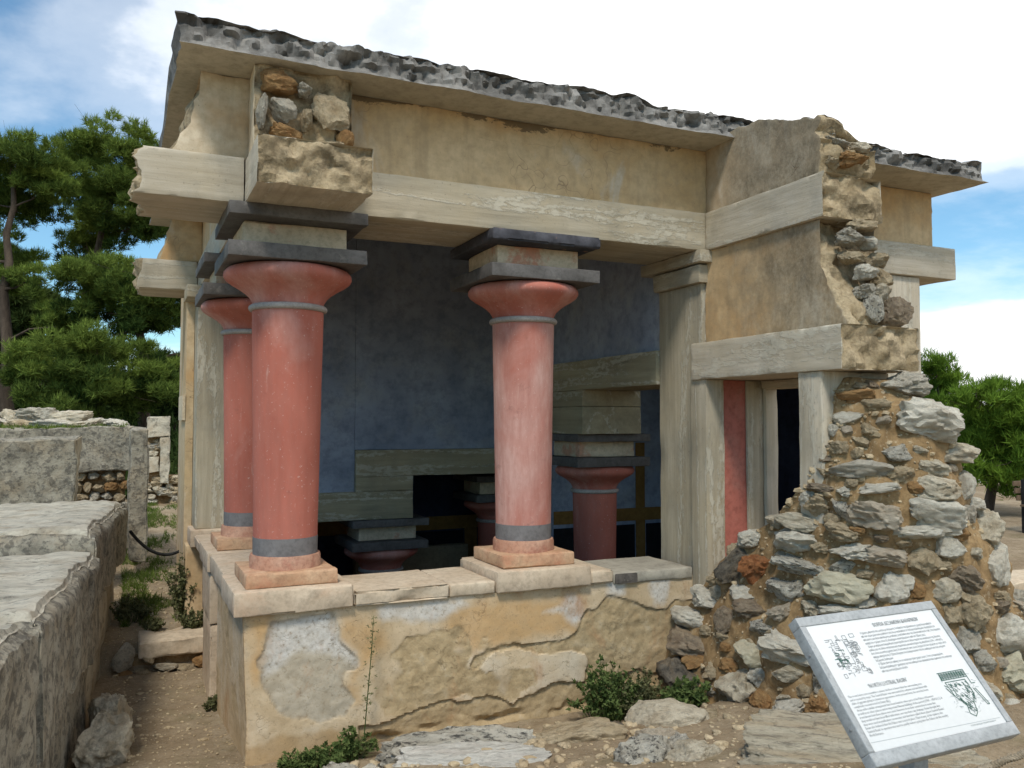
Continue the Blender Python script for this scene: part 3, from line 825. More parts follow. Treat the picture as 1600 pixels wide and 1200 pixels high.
def hp(p, q):
    p = brk(4.08, 0.075)(p, q)
    if q.z > 3.95:
        k = (q.z - 3.95) / 0.36
        p.z += k * (0.03 * fr(Vector((q.x * 5, q.y * 6, 2)), 4) - 0.17 * max(0, min(1, (4.75 - q.y) / 0.6)) ** 1.2 - 0.14 * max(0, min(1, (q.x - 4.2) / 0.3)) * max(0, min(1, (4.7 - q.y) / 0.4)))
    return p
highpanel = gridbox('wall_panel', (4.07, 4.54), (4.08, 5.285), (3.755, 4.31), 'plaster_return_high', pav, 0.035, 0.006, seed=0, amp=0.010, post=hp,
                    sidemat={'-y': 'broken_cement', '+z': 'slab_rock'})
lowbeam = gridbox('beam', (3.90, 4.56), (3.77, 5.262), (2.47, 2.744), 'grained_pale_y', pav, 0.025, 0.007, rough={'-y': 0.08}, seed=21, freq=4.5,
                  sidemat={'-y': 'broken_cement'})
# door posts and the painted reveal
gridbox('door_post', (3.92, 4.088), (5.108, 5.297), (0.3, 2.469), 'grained_z', pav, 0.1, 0.006, seed=22)
gridbox('reveal_panel', (4.089, 4.312), (5.135, 5.295), (0.3, 2.4685), 'red_dado', pav, 0.2, 0.002, seed=23)
gridbox('door_post', (4.313, 4.468), (5.118, 5.296), (0.3, 2.469), 'grained_z', pav, 0.1, 0.006, seed=24)
gridbox('door_post', (4.469, 4.585), (5.09, 5.297), (0.3, 2.4695), 'grained_pale_z', pav, 0.1, 0.006, seed=25)
gridbox('door_header', (4.42, 4.60), (4.17, 5.089), (2.405, 2.469), 'grained_y', pav, 0.1, 0.006, seed=26)
gridbox('door_post', (3.92, 4.5), (3.965, 4.163), (0.6, 2.469), 'grained_pale_z', pav, 0.08, 0.007, seed=27)

# stones showing in the broken wall ends
for i, (x, y, z, w, h, m) in enumerate([
        (4.33, 3.99, 3.42, .085, .04, 'stone_tan'), (4.24, 4.00, 3.33, .075, .05, 'stone_grey'), (4.38, 3.98, 3.31, .06, .045, 'stone_white'), (4.24, 3.99, 3.21, .065, .04, 'stone_tan'),
        (4.42, 3.98, 3.19, .075, .055, 'stone_tan'), (4.30, 3.96, 3.11, .07, .045, 'stone_white'), (4.46, 3.97, 3.08, .06, .07, 'stone_tan'), (4.27, 3.95, 2.98, .06, .045, 'stone_grey'),
        (4.30, 3.90, 2.86, .06, .085, 'stone_speck'), (4.46, 3.87, 2.85, .10, .09, 'stone_purple'), (4.42, 3.95, 2.99, .07, .05, 'stone_tanwhite')]):
    put_stone(lowpanel, (x, y + 0.015, z), (w * 1.1, 0.08, h * 1.15), -0.1, 0.2 * math.sin(i * 7), m, i * 5 + 2)
for i, (x, y, z, w, h, m) in enumerate([(4.22, 4.12, 3.98, .10, .05, 'stone_grey'), (4.30, 4.06, 3.86, .10, .055, 'stone_orange'), (4.15, 4.12, 3.83, .06, .04, 'stone_tan'), (4.42, 4.12, 3.97, .07, .05, 'stone_tanwhite'),
                                        (4.2, 4.2, 4.06, .08, .04, 'stone_grey'), (4.42, 4.14, 3.84, .05, .05, 'stone_tan'), (4.4, 4.2, 3.96, .1, .04, 'stone_grey')]):
    put_stone(highpanel, (x, y, z), (w, 0.09, h), -0.1, 0.2 * math.sin(i * 4), m, i * 3 + 4)

# ------------------------------------------------------------------ right bay
gridbox('beam', (4.6, 6.98), (5.37, 5.95), (3.465, 3.755), 'grained_pale_x', pav, 0.09, 0.008, rough={'+x': 0.02}, seed=28)
gridbox('frieze_wall', (4.6, 6.72), (5.40, 5.9), (3.756, 4.248), 'plaster_right', pav, 0.05, 0.006, rough={'+x': 0.10}, seed=29, freq=4)
gridbox('pilaster', (6.05, 6.545), (5.41, 5.95), (0.4, 3.464), 'grained_pale_z', pav, 0.12, 0.006, seed=30)
rear = gridbox('rear_wall', (4.62, 6.9), (8.93, 9.3), (0.0, 4.248), 'navy', pav, 0.6, 0.0)
gridbox('painted_band', (4.63, 6.85), (8.918, 8.929), (0.945, 1.10), 'ochre_band', rear, 0.6, 0.001)
for x0, z0, z1 in ((5.77, 1.102, 1.9), (5.77, -0.2, 0.943), (5.0, -0.2, 0.943)):
    gridbox('painted_band', (x0, x0 + 0.13), (8.918, 8.929), (z0, z1), 'ochre_band', rear, 0.6, 0.001)
for x0, x1 in ((4.63, 4.98), (5.15, 5.75), (5.92, 6.5)):
    gridbox('painted_panel', (x0, x1), (8.92, 8.929), (-0.2, 0.90), 'black_panel', rear, 0.6, 0.001)
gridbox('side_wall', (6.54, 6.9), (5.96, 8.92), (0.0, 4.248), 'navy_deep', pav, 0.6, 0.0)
gridbox('low_wall_right', (4.63, 6.04), (5.42, 5.85), (0.0, 1.02), 'plaster_right', pav, 0.2, 0.01)

# ------------------------------------------------------------------ inside the basin room
gridbox('blue_wall', (2.255, 4.05), (8.93, 9.5), (1.856, 4.249), 'navy', pav, 0.3, 0.002, seed=31)
gridbox('blue_wall', (1.20, 2.252), (8.932, 9.5), (1.414, 4.249), 'navy', pav, 0.3, 0.002, seed=32)
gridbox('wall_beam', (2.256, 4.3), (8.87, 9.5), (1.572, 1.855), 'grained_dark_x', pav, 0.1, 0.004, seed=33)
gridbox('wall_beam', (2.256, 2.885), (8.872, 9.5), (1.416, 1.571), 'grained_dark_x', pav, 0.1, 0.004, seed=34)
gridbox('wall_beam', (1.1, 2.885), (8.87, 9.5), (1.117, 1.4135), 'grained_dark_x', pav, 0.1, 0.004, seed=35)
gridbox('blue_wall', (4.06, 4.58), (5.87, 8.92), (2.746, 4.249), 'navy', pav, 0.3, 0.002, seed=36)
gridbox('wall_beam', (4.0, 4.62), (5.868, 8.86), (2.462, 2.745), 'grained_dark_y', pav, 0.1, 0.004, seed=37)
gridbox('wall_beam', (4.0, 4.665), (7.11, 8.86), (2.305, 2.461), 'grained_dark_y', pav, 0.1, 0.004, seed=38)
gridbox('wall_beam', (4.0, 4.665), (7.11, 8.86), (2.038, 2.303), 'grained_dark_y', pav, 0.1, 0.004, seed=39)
gridbox('wall_beam', (3.9, 4.8), (9.65, 10.3), (1.497, 1.75), 'black_panel', pav, 0.3, 0.004, seed=40)
# dark painted inner walls with ochre bands
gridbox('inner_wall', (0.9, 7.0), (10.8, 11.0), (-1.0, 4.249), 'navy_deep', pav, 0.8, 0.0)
for x0, x1, z0, z1 in [(1.0, 6.9, 0.72, 0.90), (4.24, 4.42, -0.5, 0.72), (5.2, 5.3, -0.5, 0.72)]:
    gridbox('painted_band', (x0, x1), (10.78 if x1 - x0 > 1 else 10.782, 10.799), (z0, z1 - 0.002), 'ochre_band', pav, 0.6, 0.001)
for x0, x1, z0, z1 in [(2.9, 4.22, 0.50, 0.70), (4.45, 5.16, 0.30, 0.70)]:
    gridbox('painted_panel', (x0, x1), (10.775, 10.798), (z0, z1), 'black_panel', pav, 0.3, 0.002)
gridbox('gypsum_dado', (2.7, 4.23), (10.62, 10.77), (-1.0, 0.53), 'gypsum', pav, 0.15, 0.01)
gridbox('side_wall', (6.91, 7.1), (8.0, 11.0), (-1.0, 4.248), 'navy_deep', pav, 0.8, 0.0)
gridbox('side_wall', (0.62, 0.9), (9.62, 11.0), (-0.5, 4.0), 'plaster_left', pav, 0.4, 0.0)
gridbox('rear_roof', (0.6, 7.1), (9.76, 11.05), (4.25, 4.4), 'slab_rock', pav, 0.3, 0.01)

# left flank pilaster and outer wall
gridbox('pilaster', (0.64, 1.25), (8.62, 9.58), (1.137, 3.342), 'grained_z', pav, 0.12, 0.006, seed=41)
gridbox('pilaster_capital', (0.535, 1.25), (8.55, 9.0), (3.343, 3.463), 'grained_x', pav, 0.1, 0.006, seed=42)
gridbox('pilaster_base', (0.60, 1.24), (8.53, 9.0), (0.98, 1.136), 'plinth_stone', pav, 0.08, 0.008, seed=43)
gridbox('outer_wall', (0.565, 0.638), (8.97, 9.615), (0.0, 3.464), 'plaster_left', pav, 0.2, 0.004, seed=44)
gridbox('outer_wall', (0.57, 1.2), (8.7, 8.969), (-0.2, 0.978), 'plaster_left', pav, 0.08, 0.01, seed=46)
gridbox('string_course', (0.535, 0.564), (8.96, 9.61), (2.17, 2.42), 'plaster_pale', pav, 0.2, 0.004, seed=45)

# ================================================================== rubble end of the broken wall
rub = thing('rubble_wall', 'broken rubble wall of rough limestone in brown earth mortar', 'stone wall', (4.4, 4.0, 0.3))
RINGS = [
    (-0.35, [(3.40, 5.29), (3.40, 4.75), (3.48, 4.0), (3.85, 3.36), (4.70, 3.12), (5.45, 3.35), (5.85, 4.2), (5.85, 5.30)]),
    (0.10, [(3.55, 5.29), (3.52, 4.75), (3.56, 4.02), (3.90, 3.40), (4.70, 3.18), (5.40, 3.40), (5.72, 4.2), (5.72, 5.30)]),
    (0.45, [(3.66, 5.29), (3.62, 4.75), (3.64, 4.05), (3.95, 3.46), (4.70, 3.26), (5.34, 3.45), (5.60, 4.2), (5.60, 5.29)]),
    (0.80, [(3.80, 5.24), (3.74, 4.75), (3.75, 4.08), (4.00, 3.55), (4.65, 3.38), (5.20, 3.50), (5.45, 4.2), (5.45, 5.2)]),
    (1.10, [(3.85, 4.96), (3.83, 4.65), (3.83, 4.04), (4.05, 3.62), (4.60, 3.45), (5.10, 3.55), (5.30, 4.2), (5.30, 5.0)]),
    (1.40, [(3.87, 4.60), (3.87, 4.40), (3.86, 3.98), (4.07, 3.66), (4.52, 3.50), (4.97, 3.58), (5.12, 4.1), (5.12, 4.6)]),
    (1.70, [(3.90, 4.20), (3.89, 4.08), (3.90, 3.92), (4.07, 3.70), (4.42, 3.55), (4.80, 3.60), (4.92, 3.9), (4.92, 4.2)]),
    (2.00, [(3.97, 4.06), (3.96, 3.98), (3.97, 3.88), (4.10, 3.72), (4.40, 3.60), (4.72, 3.64), (4.80, 3.8), (4.80, 4.1)]),
    (2.25, [(4.03, 4.00), (4.03, 3.95), (4.05, 3.89), (4.16, 3.76), (4.38, 3.66), (4.58, 3.70), (4.62, 3.82), (4.62, 4.0)]),
    (2.44, [(4.12, 3.99), (4.12, 3.96), (4.14, 3.92), (4.22, 3.84), (4.36, 3.76), (4.48, 3.78), (4.5, 3.85), (4.5, 3.98)]),
]

def core_mesh():
    NS = 150
    def ring(pts):
        P = np.array(pts + [pts[0]])
        seg = np.hypot(*np.diff(P, axis=0).T)
        # parameter by control point, so that rings match one another
        t = np.linspace(0, len(pts), NS, endpoint=False)
        i = t.astype(int)
        f = (t - i)[:, None]
        return P[i] * (1 - f) + P[i + 1] * f
    zs = [r[0] for r in RINGS]
    rr = [ring(r[1]) for r in RINGS]
    levels = np.arange(zs[0], zs[-1] + 1e-6, 0.035)
    verts, faces = [], []
    for z in levels:
        k = max(0, min(len(zs) - 2, int(np.searchsorted(zs, z, 'right') - 1)))
        t = (z - zs[k]) / (zs[k + 1] - zs[k])
        r = rr[k] * (1 - t) + rr[k + 1] * t
        r = (np.roll(r, 1, 0) + r * 2 + np.roll(r, -1, 0)) / 4
        c = r.mean(axis=0)
        for x, y in r:
            q = Vector((x, y, z))
            n = Vector((x - c[0], y - c[1], 0)).normalized()
            d = 0.05 * fr(q * 3.0, 4) + 0.025 * fr(q * 9.0, 3) - 0.01
            if y > 5.0:
                d *= 0.3
            verts.append(q + n * d + Vector((0, 0, 0.03 * fr(q * 4 + Vector((9, 9, 9)), 3))))
    for l in range(len(levels) - 1):
        for s in range(NS):
            t = (s + 1) % NS
            a, b2 = l * NS, (l + 1) * NS
            faces.append((a + s, a + t, b2 + t, b2 + s))
    top = (len(levels) - 1) * NS
    faces.append(tuple(top + s for s in range(NS)))
    return verts, faces
cv, cf = core_mesh()
mesh_obj('mortar_core', cv, cf, 'mortar', rub, 60)

# centre, half sizes, facing, roll, kind of each stone that can be picked out of the wall
RUBBLE = [
    (4.399, 3.793, 2.379, 0.161, 0.13, 0.076, -0.54, -0.05, 'grey'), (4.446, 3.685, 2.162, 0.239, 0.16, 0.132, -0.46, 0.07, 'white'), (4.689, 3.677, 1.972, 0.157, 0.132, 0.083, -0.49, 0.09, 'tanwhite'),
    (4.073, 3.886, 2.181, 0.104, 0.083, 0.047, -0.92, -0.14, 'white'), (4.187, 3.745, 2.162, 0.047, 0.05, 0.032, -0.59, -0.35, 'pink'), (4.252, 3.718, 1.969, 0.119, 0.097, 0.057, -0.83, 0.05, 'speck'),
    (4.429, 3.613, 1.882, 0.089, 0.084, 0.063, -0.44, 0.26, 'tanwhite'), (4.064, 3.811, 1.869, 0.186, 0.134, 0.057, -0.87, 0.03, 'grey'), (4.236, 3.662, 1.834, 0.075, 0.075, 0.061, -0.81, -0.35, 'tan'),
    (3.955, 3.979, 1.843, 0.056, 0.054, 0.041, -1.21, 0.0, 'tan'), (3.94, 3.989, 1.748, 0.104, 0.073, 0.028, -1.19, 0.09, 'purple'), (4.09, 3.707, 1.76, 0.121, 0.086, 0.035, -0.91, -0.09, 'white'),
    (4.421, 3.609, 1.757, 0.164, 0.136, 0.084, -0.64, 0.05, 'tanwhite'), (4.727, 3.641, 1.756, 0.076, 0.094, 0.095, -0.46, 0.17, 'white'), (3.939, 4.024, 1.644, 0.087, 0.086, 0.07, -1.07, 0.0, 'tan'),
    (3.967, 3.874, 1.64, 0.062, 0.074, 0.072, -0.84, 0.0, 'speck'), (4.085, 3.724, 1.594, 0.156, 0.137, 0.094, -0.83, 0.17, 'pink'), (4.41, 3.608, 1.599, 0.205, 0.16, 0.109, -0.75, 0.17, 'white'),
    (4.712, 3.618, 1.59, 0.069, 0.074, 0.065, -0.41, -0.17, 'grey'), (4.83, 3.627, 1.642, 0.057, 0.058, 0.048, -0.93, 0.0, 'white'), (4.915, 3.63, 1.486, 0.105, 0.124, 0.12, -0.93, 0.52, 'tanwhite'),
    (4.294, 3.638, 1.507, 0.175, 0.124, 0.05, -0.64, -0.03, 'white'), (4.531, 3.53, 1.493, 0.067, 0.064, 0.05, -0.34, 0.0, 'orange'), (3.944, 4.16, 1.516, 0.178, 0.13, 0.058, -1.01, 0.1, 'tanwhite'),
    (3.968, 3.853, 1.486, 0.11, 0.093, 0.059, -0.99, 0.21, 'tan'), (3.914, 4.195, 1.394, 0.205, 0.16, 0.091, -1.09, 0.09, 'white'), (3.986, 3.819, 1.379, 0.134, 0.103, 0.053, -0.95, -0.05, 'white'),
    (4.098, 3.699, 1.36, 0.145, 0.114, 0.062, -0.63, 0.05, 'pink'), (4.338, 3.611, 1.349, 0.108, 0.112, 0.096, -0.74, 0.52, 'tan'), (4.49, 3.536, 1.406, 0.1, 0.102, 0.085, -0.73, 0.35, 'white'),
    (4.672, 3.531, 1.363, 0.051, 0.053, 0.047, -0.43, 0.0, 'tanwhite'), (4.912, 3.585, 1.274, 0.134, 0.15, 0.138, -0.48, 0.26, 'white'), (3.898, 4.114, 1.261, 0.165, 0.124, 0.061, -1.19, 0.14, 'speck'),
    (3.962, 3.853, 1.288, 0.084, 0.072, 0.046, -0.81, 0.0, 'speck'), (3.896, 4.489, 1.18, 0.117, 0.128, 0.117, -1.13, -0.61, 'rust'), (3.865, 4.215, 1.093, 0.138, 0.125, 0.089, -1.01, -0.17, 'speck'),
    (3.972, 3.901, 1.162, 0.207, 0.16, 0.104, -0.74, 0.05, 'green'), (4.166, 3.697, 1.188, 0.116, 0.126, 0.112, -0.59, 0.26, 'white'), (4.273, 3.601, 1.162, 0.05, 0.055, 0.05, -0.64, 0.0, 'orange'),
    (4.432, 3.572, 1.161, 0.118, 0.11, 0.081, -0.47, 0.17, 'tanwhite'), (4.553, 3.531, 1.234, 0.108, 0.108, 0.088, -0.62, 0.44, 'purple'), (4.58, 3.49, 1.103, 0.112, 0.1, 0.07, -0.65, 0.17, 'tan'),
    (4.869, 3.517, 1.075, 0.06, 0.066, 0.06, -0.46, 0.0, 'tan'), (3.896, 4.72, 1.136, 0.174, 0.154, 0.106, -1.2, -0.87, 'dark'), (3.874, 4.296, 1.302, 0.045, 0.05, 0.027, -1.1, 0.0, 'pink'),
    (3.849, 4.977, 0.892, 0.15, 0.127, 0.08, -0.97, 0.09, 'white'), (3.821, 4.592, 0.998, 0.106, 0.091, 0.059, -1.06, -0.09, 'white'), (3.802, 5.111, 0.742, 0.168, 0.138, 0.084, -1.16, 0.05, 'white'),
    (3.808, 4.496, 0.926, 0.127, 0.104, 0.063, -0.99, -0.05, 'purple'), (3.76, 4.693, 0.805, 0.09, 0.102, 0.095, -1.14, 0.17, 'purple'), (3.779, 4.19, 0.95, 0.079, 0.073, 0.053, -1.27, -0.44, 'pink'),
    (3.765, 4.341, 0.83, 0.13, 0.103, 0.056, -1.05, 0.09, 'speck'), (3.862, 4.028, 1.023, 0.065, 0.064, 0.052, -0.94, 0.52, 'tanwhite'), (3.929, 3.86, 1.025, 0.151, 0.104, 0.038, -0.98, -0.05, 'white'),
    (3.728, 5.046, 0.585, 0.195, 0.16, 0.105, -0.94, 0.17, 'purple'), (3.703, 4.932, 0.487, 0.123, 0.104, 0.066, -0.99, -0.17, 'orange'), (3.647, 5.05, 0.329, 0.194, 0.16, 0.164, -1.08, 0.52, 'dark'),
    (3.752, 4.401, 0.67, 0.145, 0.132, 0.095, -0.98, 0.0, 'green'), (3.764, 4.095, 0.768, 0.172, 0.147, 0.095, -0.87, 0.21, 'white'), (3.731, 4.078, 0.622, 0.098, 0.084, 0.054, -0.69, 0.14, 'tanwhite'),
    (3.727, 4.308, 0.539, 0.067, 0.076, 0.071, -1.23, -0.7, 'white'), (3.663, 4.466, 0.421, 0.136, 0.147, 0.131, -1.06, -0.52, 'tanwhite'), (3.675, 4.254, 0.412, 0.079, 0.085, 0.075, -1.08, 0.35, 'orange'),
    (3.693, 4.054, 0.423, 0.115, 0.095, 0.057, -1.05, -0.35, 'white'), (3.702, 4.632, 0.652, 0.042, 0.05, 0.031, -0.95, 0.0, 'orange'), (3.559, 4.748, 0.221, 0.066, 0.056, 0.035, -1.18, 0.26, 'white'),
    (3.772, 3.894, 0.46, 0.066, 0.078, 0.075, -0.96, 0.0, 'orange'), (3.824, 3.758, 0.444, 0.081, 0.098, 0.098, -1.05, 0.17, 'pink'), (3.677, 3.964, 0.345, 0.05, 0.05, 0.029, -1.03, 0.0, 'tan'),
    (3.842, 3.899, 0.631, 0.088, 0.108, 0.109, -0.94, 0.35, 'speck'), (4.56, 3.478, 1.045, 0.111, 0.118, 0.103, -0.66, 0.35, 'tan'), (4.451, 3.524, 1.021, 0.062, 0.075, 0.074, -0.69, 0.0, 'tan'),
    (4.517, 3.479, 0.881, 0.074, 0.09, 0.09, -0.56, 0.35, 'grey'), (4.887, 3.508, 0.886, 0.165, 0.16, 0.14, -0.64, -0.26, 'white'), (4.573, 3.408, 0.773, 0.065, 0.072, 0.065, -0.68, 0.0, 'grey'),
    (4.684, 3.394, 0.751, 0.053, 0.05, 0.031, -0.28, 0.0, 'pink'), (4.808, 3.41, 0.653, 0.112, 0.121, 0.108, -0.57, -0.52, 'green'), (4.838, 3.504, 1.031, 0.068, 0.07, 0.059, -0.5, 0.0, 'purple'),
    (4.59, 3.444, 0.945, 0.037, 0.05, 0.025, -0.61, 0.0, 'tan'), (3.992, 3.728, 0.88, 0.123, 0.113, 0.082, -1.0, 0.0, 'white'), (4.179, 3.589, 0.983, 0.102, 0.096, 0.073, -0.61, 0.09, 'white'),
    (4.311, 3.532, 0.82, 0.122, 0.116, 0.09, -0.58, 0.0, 'tanwhite'), (3.992, 3.59, 0.732, 0.132, 0.119, 0.084, -1.06, 0.14, 'white'), (4.141, 3.486, 0.636, 0.139, 0.12, 0.079, -0.51, -0.07, 'grey'),
    (4.463, 3.411, 0.616, 0.129, 0.119, 0.088, -0.51, 0.07, 'tanwhite'), (4.647, 3.311, 0.476, 0.12, 0.115, 0.088, -0.52, 0.0, 'white'), (3.908, 3.654, 0.596, 0.089, 0.086, 0.068, -1.13, 0.0, 'tan'),
    (3.939, 4.373, 1.5, 0.092, 0.081, 0.055, -1.21, -0.17, 'tanwhite'), (3.908, 4.612, 1.361, 0.105, 0.095, 0.067, -1.04, -0.26, 'white'), (3.875, 4.754, 1.256, 0.073, 0.07, 0.054, -1.12, -0.52, 'tan'),
    (3.938, 4.086, 1.678, 0.075, 0.068, 0.048, -1.2, -0.35, 'white'), (3.847, 4.902, 0.956, 0.074, 0.068, 0.05, -1.0, 0.0, 'tanwhite'), (3.944, 3.959, 1.738, 0.065, 0.052, 0.03, -1.26, 0.0, 'tan'),
    (4.088, 3.826, 2.034, 0.064, 0.059, 0.043, -0.69, 0.0, 'tan'), (3.991, 3.89, 1.994, 0.056, 0.057, 0.047, -1.04, 0.0, 'tan'), (4.102, 3.88, 2.307, 0.13, 0.095, 0.043, -0.78, -0.09, 'orange'),
    (4.005, 3.957, 2.103, 0.048, 0.05, 0.044, -1.41, 0.0, 'white'), (4.124, 3.787, 2.104, 0.051, 0.05, 0.038, -1.0, 0.17, 'tan'), (4.029, 3.881, 2.103, 0.039, 0.05, 0.03, -0.76, 0.0, 'pink'),
    (4.18, 3.785, 2.267, 0.086, 0.068, 0.039, -0.62, 0.0, 'tan'), (4.288, 3.608, 1.764, 0.05, 0.05, 0.038, -0.77, 0.0, 'orange'), (3.945, 3.916, 1.559, 0.056, 0.052, 0.039, -1.06, 0.0, 'tan'),
    (3.996, 3.77, 1.504, 0.05, 0.05, 0.029, -0.92, 0.0, 'orange'), (4.199, 3.641, 1.433, 0.062, 0.05, 0.029, -0.72, 0.0, 'tan'), (3.913, 3.991, 1.386, 0.065, 0.057, 0.039, -1.09, 0.0, 'tan'),
    (3.896, 3.954, 1.199, 0.051, 0.05, 0.034, -1.0, 0.0, 'orange'), (4.024, 3.756, 1.259, 0.054, 0.05, 0.033, -0.85, 0.0, 'tan'), (4.041, 3.754, 1.091, 0.083, 0.073, 0.05, -0.78, 0.0, 'white'),
    (4.423, 3.537, 1.303, 0.046, 0.05, 0.037, -0.58, 0.0, 'tan'), (4.402, 3.578, 1.486, 0.042, 0.05, 0.033, -0.69, 0.0, 'tan'), (3.855, 4.909, 1.043, 0.065, 0.063, 0.05, -1.08, 0.0, 'tan'),
    (3.743, 4.237, 0.824, 0.044, 0.05, 0.031, -1.05, 0.0, 'tan'), (3.843, 4.016, 0.865, 0.073, 0.066, 0.047, -0.78, 0.09, 'tan'), (3.712, 4.149, 0.691, 0.056, 0.05, 0.035, -0.99, 0.0, 'tan'),
    (3.706, 4.594, 0.541, 0.084, 0.077, 0.056, -1.02, 0.0, 'orange'), (3.676, 4.743, 0.463, 0.071, 0.071, 0.057, -1.12, 0.0, 'tan'), (3.758, 4.902, 0.697, 0.059, 0.054, 0.039, -0.96, 0.0, 'tan'),
    (3.771, 3.998, 0.533, 0.064, 0.058, 0.042, -0.92, 0.0, 'tan'), (3.579, 4.251, 0.256, 0.046, 0.05, 0.029, -1.05, 0.14, 'orange'), (3.555, 4.961, 0.141, 0.054, 0.05, 0.036, -1.1, 0.17, 'purple'),
    (3.541, 4.766, 0.102, 0.045, 0.05, 0.02, -1.17, 0.19, 'tan'), (3.714, 4.669, 0.704, 0.06, 0.05, 0.031, -1.17, 0.14, 'tan'), (3.555, 4.575, 0.203, 0.1, 0.08, 0.045, -1.06, 0.07, 'purple'),
    (3.632, 4.114, 0.327, 0.041, 0.05, 0.021, -1.17, 0.13, 'tan'), (3.543, 5.012, 0.033, 0.079, 0.078, 0.063, -1.1, -0.19, 'tan'), (4.176, 3.63, 1.066, 0.049, 0.05, 0.026, -0.58, 0.13, 'tanwhite'),
    (3.639, 4.245, 0.33, 0.041, 0.05, 0.022, -1.03, -0.16, 'white'), (4.833, 3.358, 0.539, 0.038, 0.05, 0.029, -0.48, 0.18, 'orange'), (4.075, 3.673, 1.467, 0.043, 0.05, 0.026, -0.66, -0.06, 'purple'),
    (3.62, 4.684, 0.339, 0.054, 0.05, 0.036, -1.05, -0.03, 'speck'), (3.96, 3.85, 1.733, 0.044, 0.05, 0.033, -0.78, 0.1, 'white'), (4.957, 3.458, 0.735, 0.06, 0.05, 0.028, -0.38, -0.17, 'tan'),
    (4.685, 3.347, 0.565, 0.044, 0.05, 0.029, -0.64, 0.16, 'tan'), (3.606, 4.324, 0.301, 0.047, 0.05, 0.022, -1.01, -0.08, 'grey'), (4.269, 3.593, 1.089, 0.043, 0.05, 0.033, -0.79, 0.09, 'orange'),
    (3.859, 3.621, 0.432, 0.049, 0.05, 0.036, -0.98, 0.23, 'speck'), (3.704, 4.087, 0.482, 0.041, 0.05, 0.018, -0.96, -0.18, 'tanwhite'), (3.741, 3.846, 0.364, 0.047, 0.05, 0.033, -1.03, 0.11, 'white'),
    (4.36, 3.63, 1.98, 0.044, 0.05, 0.029, -0.69, 0.12, 'tanwhite'), (5.095, 3.553, 1.01, 0.076, 0.061, 0.035, -0.41, 0.23, 'pink'), (4.001, 3.826, 1.788, 0.046, 0.05, 0.031, -0.66, -0.16, 'tan'),
    (4.152, 3.89, 2.378, 0.047, 0.05, 0.025, -0.68, 0.18, 'tan'), (4.639, 3.647, 1.87, 0.041, 0.05, 0.029, -0.45, -0.11, 'pink'), (4.059, 3.837, 1.961, 0.051, 0.05, 0.035, -0.7, -0.17, 'tan'),
    (3.818, 4.049, 0.936, 0.059, 0.05, 0.032, -0.89, -0.0, 'purple'), (4.328, 3.551, 1.033, 0.037, 0.05, 0.021, -0.69, -0.04, 'speck'), (3.857, 3.625, 0.514, 0.069, 0.064, 0.047, -1.1, -0.14, 'purple'),
    (3.975, 3.988, 1.99, 0.04, 0.05, 0.022, -1.21, -0.19, 'tanwhite'), (3.568, 4.386, 0.231, 0.061, 0.05, 0.028, -1.07, 0.25, 'orange'), (4.216, 3.847, 2.381, 0.042, 0.05, 0.027, -0.69, 0.17, 'purple'),
    (3.962, 3.987, 1.926, 0.05, 0.05, 0.032, -1.08, 0.08, 'purple'),
]
for i, (x, y, z, a, b2, c2, yw, tl, m) in enumerate(RUBBLE):
    put_stone(rub, (x, y, z), (a, b2, c2), yw, tl, 'stone_' + m, i * 7 + 3)

def chinks():
    """small packing stones between the large ones"""
    rng = random.Random(5)
    tri = []
    vv, ff = [], []
    base, bf = rock_data(77, 1, 5, 0.12)
    n = 0
    while n < 1500:
        f = cf[rng.randrange(len(cf) - 1)]
        p = Vector(cv[f[0]])
        if p.y > 5.0 or p.z < 0.05:
            continue
        s = rng.uniform(0.003, 0.011) * (2.6 if rng.random() < 0.15 else 1)
        rot = Matrix.Rotation(rng.uniform(0, 6), 3, 'Z') @ Matrix.Rotation(rng.uniform(0, 6), 3, 'X')
        o = len(vv)
        vv.extend(p + rot @ Vector((q.x * s * 1.3, q.y * s, q.z * s * 0.8)) for q in base)
        ff.extend(tuple(i + o for i in t) for t in bf)
        n += 1
    ob = mesh_obj('small_stones', vv, ff, 'stone_tan', rub, 40)
    ob['kind'] = 'stuff'
chinks()

# ================================================================== ground
def sstep(a, b, x):
    t = max(0.0, min(1.0, (x - a) / (b - a)))
    return t * t * (3 - 2 * t)

def ground_h(x, y):
    # forecourt dips to the foot of the low wall, rises towards the viewer and to the right
    front = 0.12 + 0.20 * sstep(4.95, 4.35, y) + 0.20 * sstep(4.4, 3.0, y)
    front += 0.05 * sstep(2.6, 3.6, x) * sstep(5.3, 4.6, y)
    # lane on the left, lower, with a step up at y = 8
    lane = 0.02 + 0.10 * sstep(6.6, 5.2, y) + 0.24 * sstep(8.0, 8.12, y) + 0.10 * sstep(9, 20, y)
    wl = sstep(1.0, 0.7, x) * sstep(5.0, 5.5, y)
    h = front * (1 - wl) + lane * wl
    # terrace behind the block wall on the left
    wallx = -0.30 + 0.10 * (y - 6.0)
    wallx = min(wallx, 0.0)
    h = h + (1.0 - h) * sstep(wallx - 0.15, wallx - 0.5, x) * sstep(2.0, 3.5, y) * sstep(17, 13, y)
    far = 0.42
    h = h + (far - h) * max(sstep(5.6, 6.4, x), sstep(14, 19, y), sstep(-4, -8, x))
    h += -1.9 * sstep(1.2, 1.5, x) * sstep(4.4, 4.1, x) * sstep(6.0, 6.5, y) * sstep(10.6, 10.3, y)
    r = math.hypot(x, y)
    if r > 60:
        h += 2.0 * sstep(60, 400, r)
    h += 0.018 * fr(Vector((x * 2.2, y * 2.2, 0)), 4) + 0.008 * fr(Vector((x * 11, y * 11, 3)), 3)
    return h

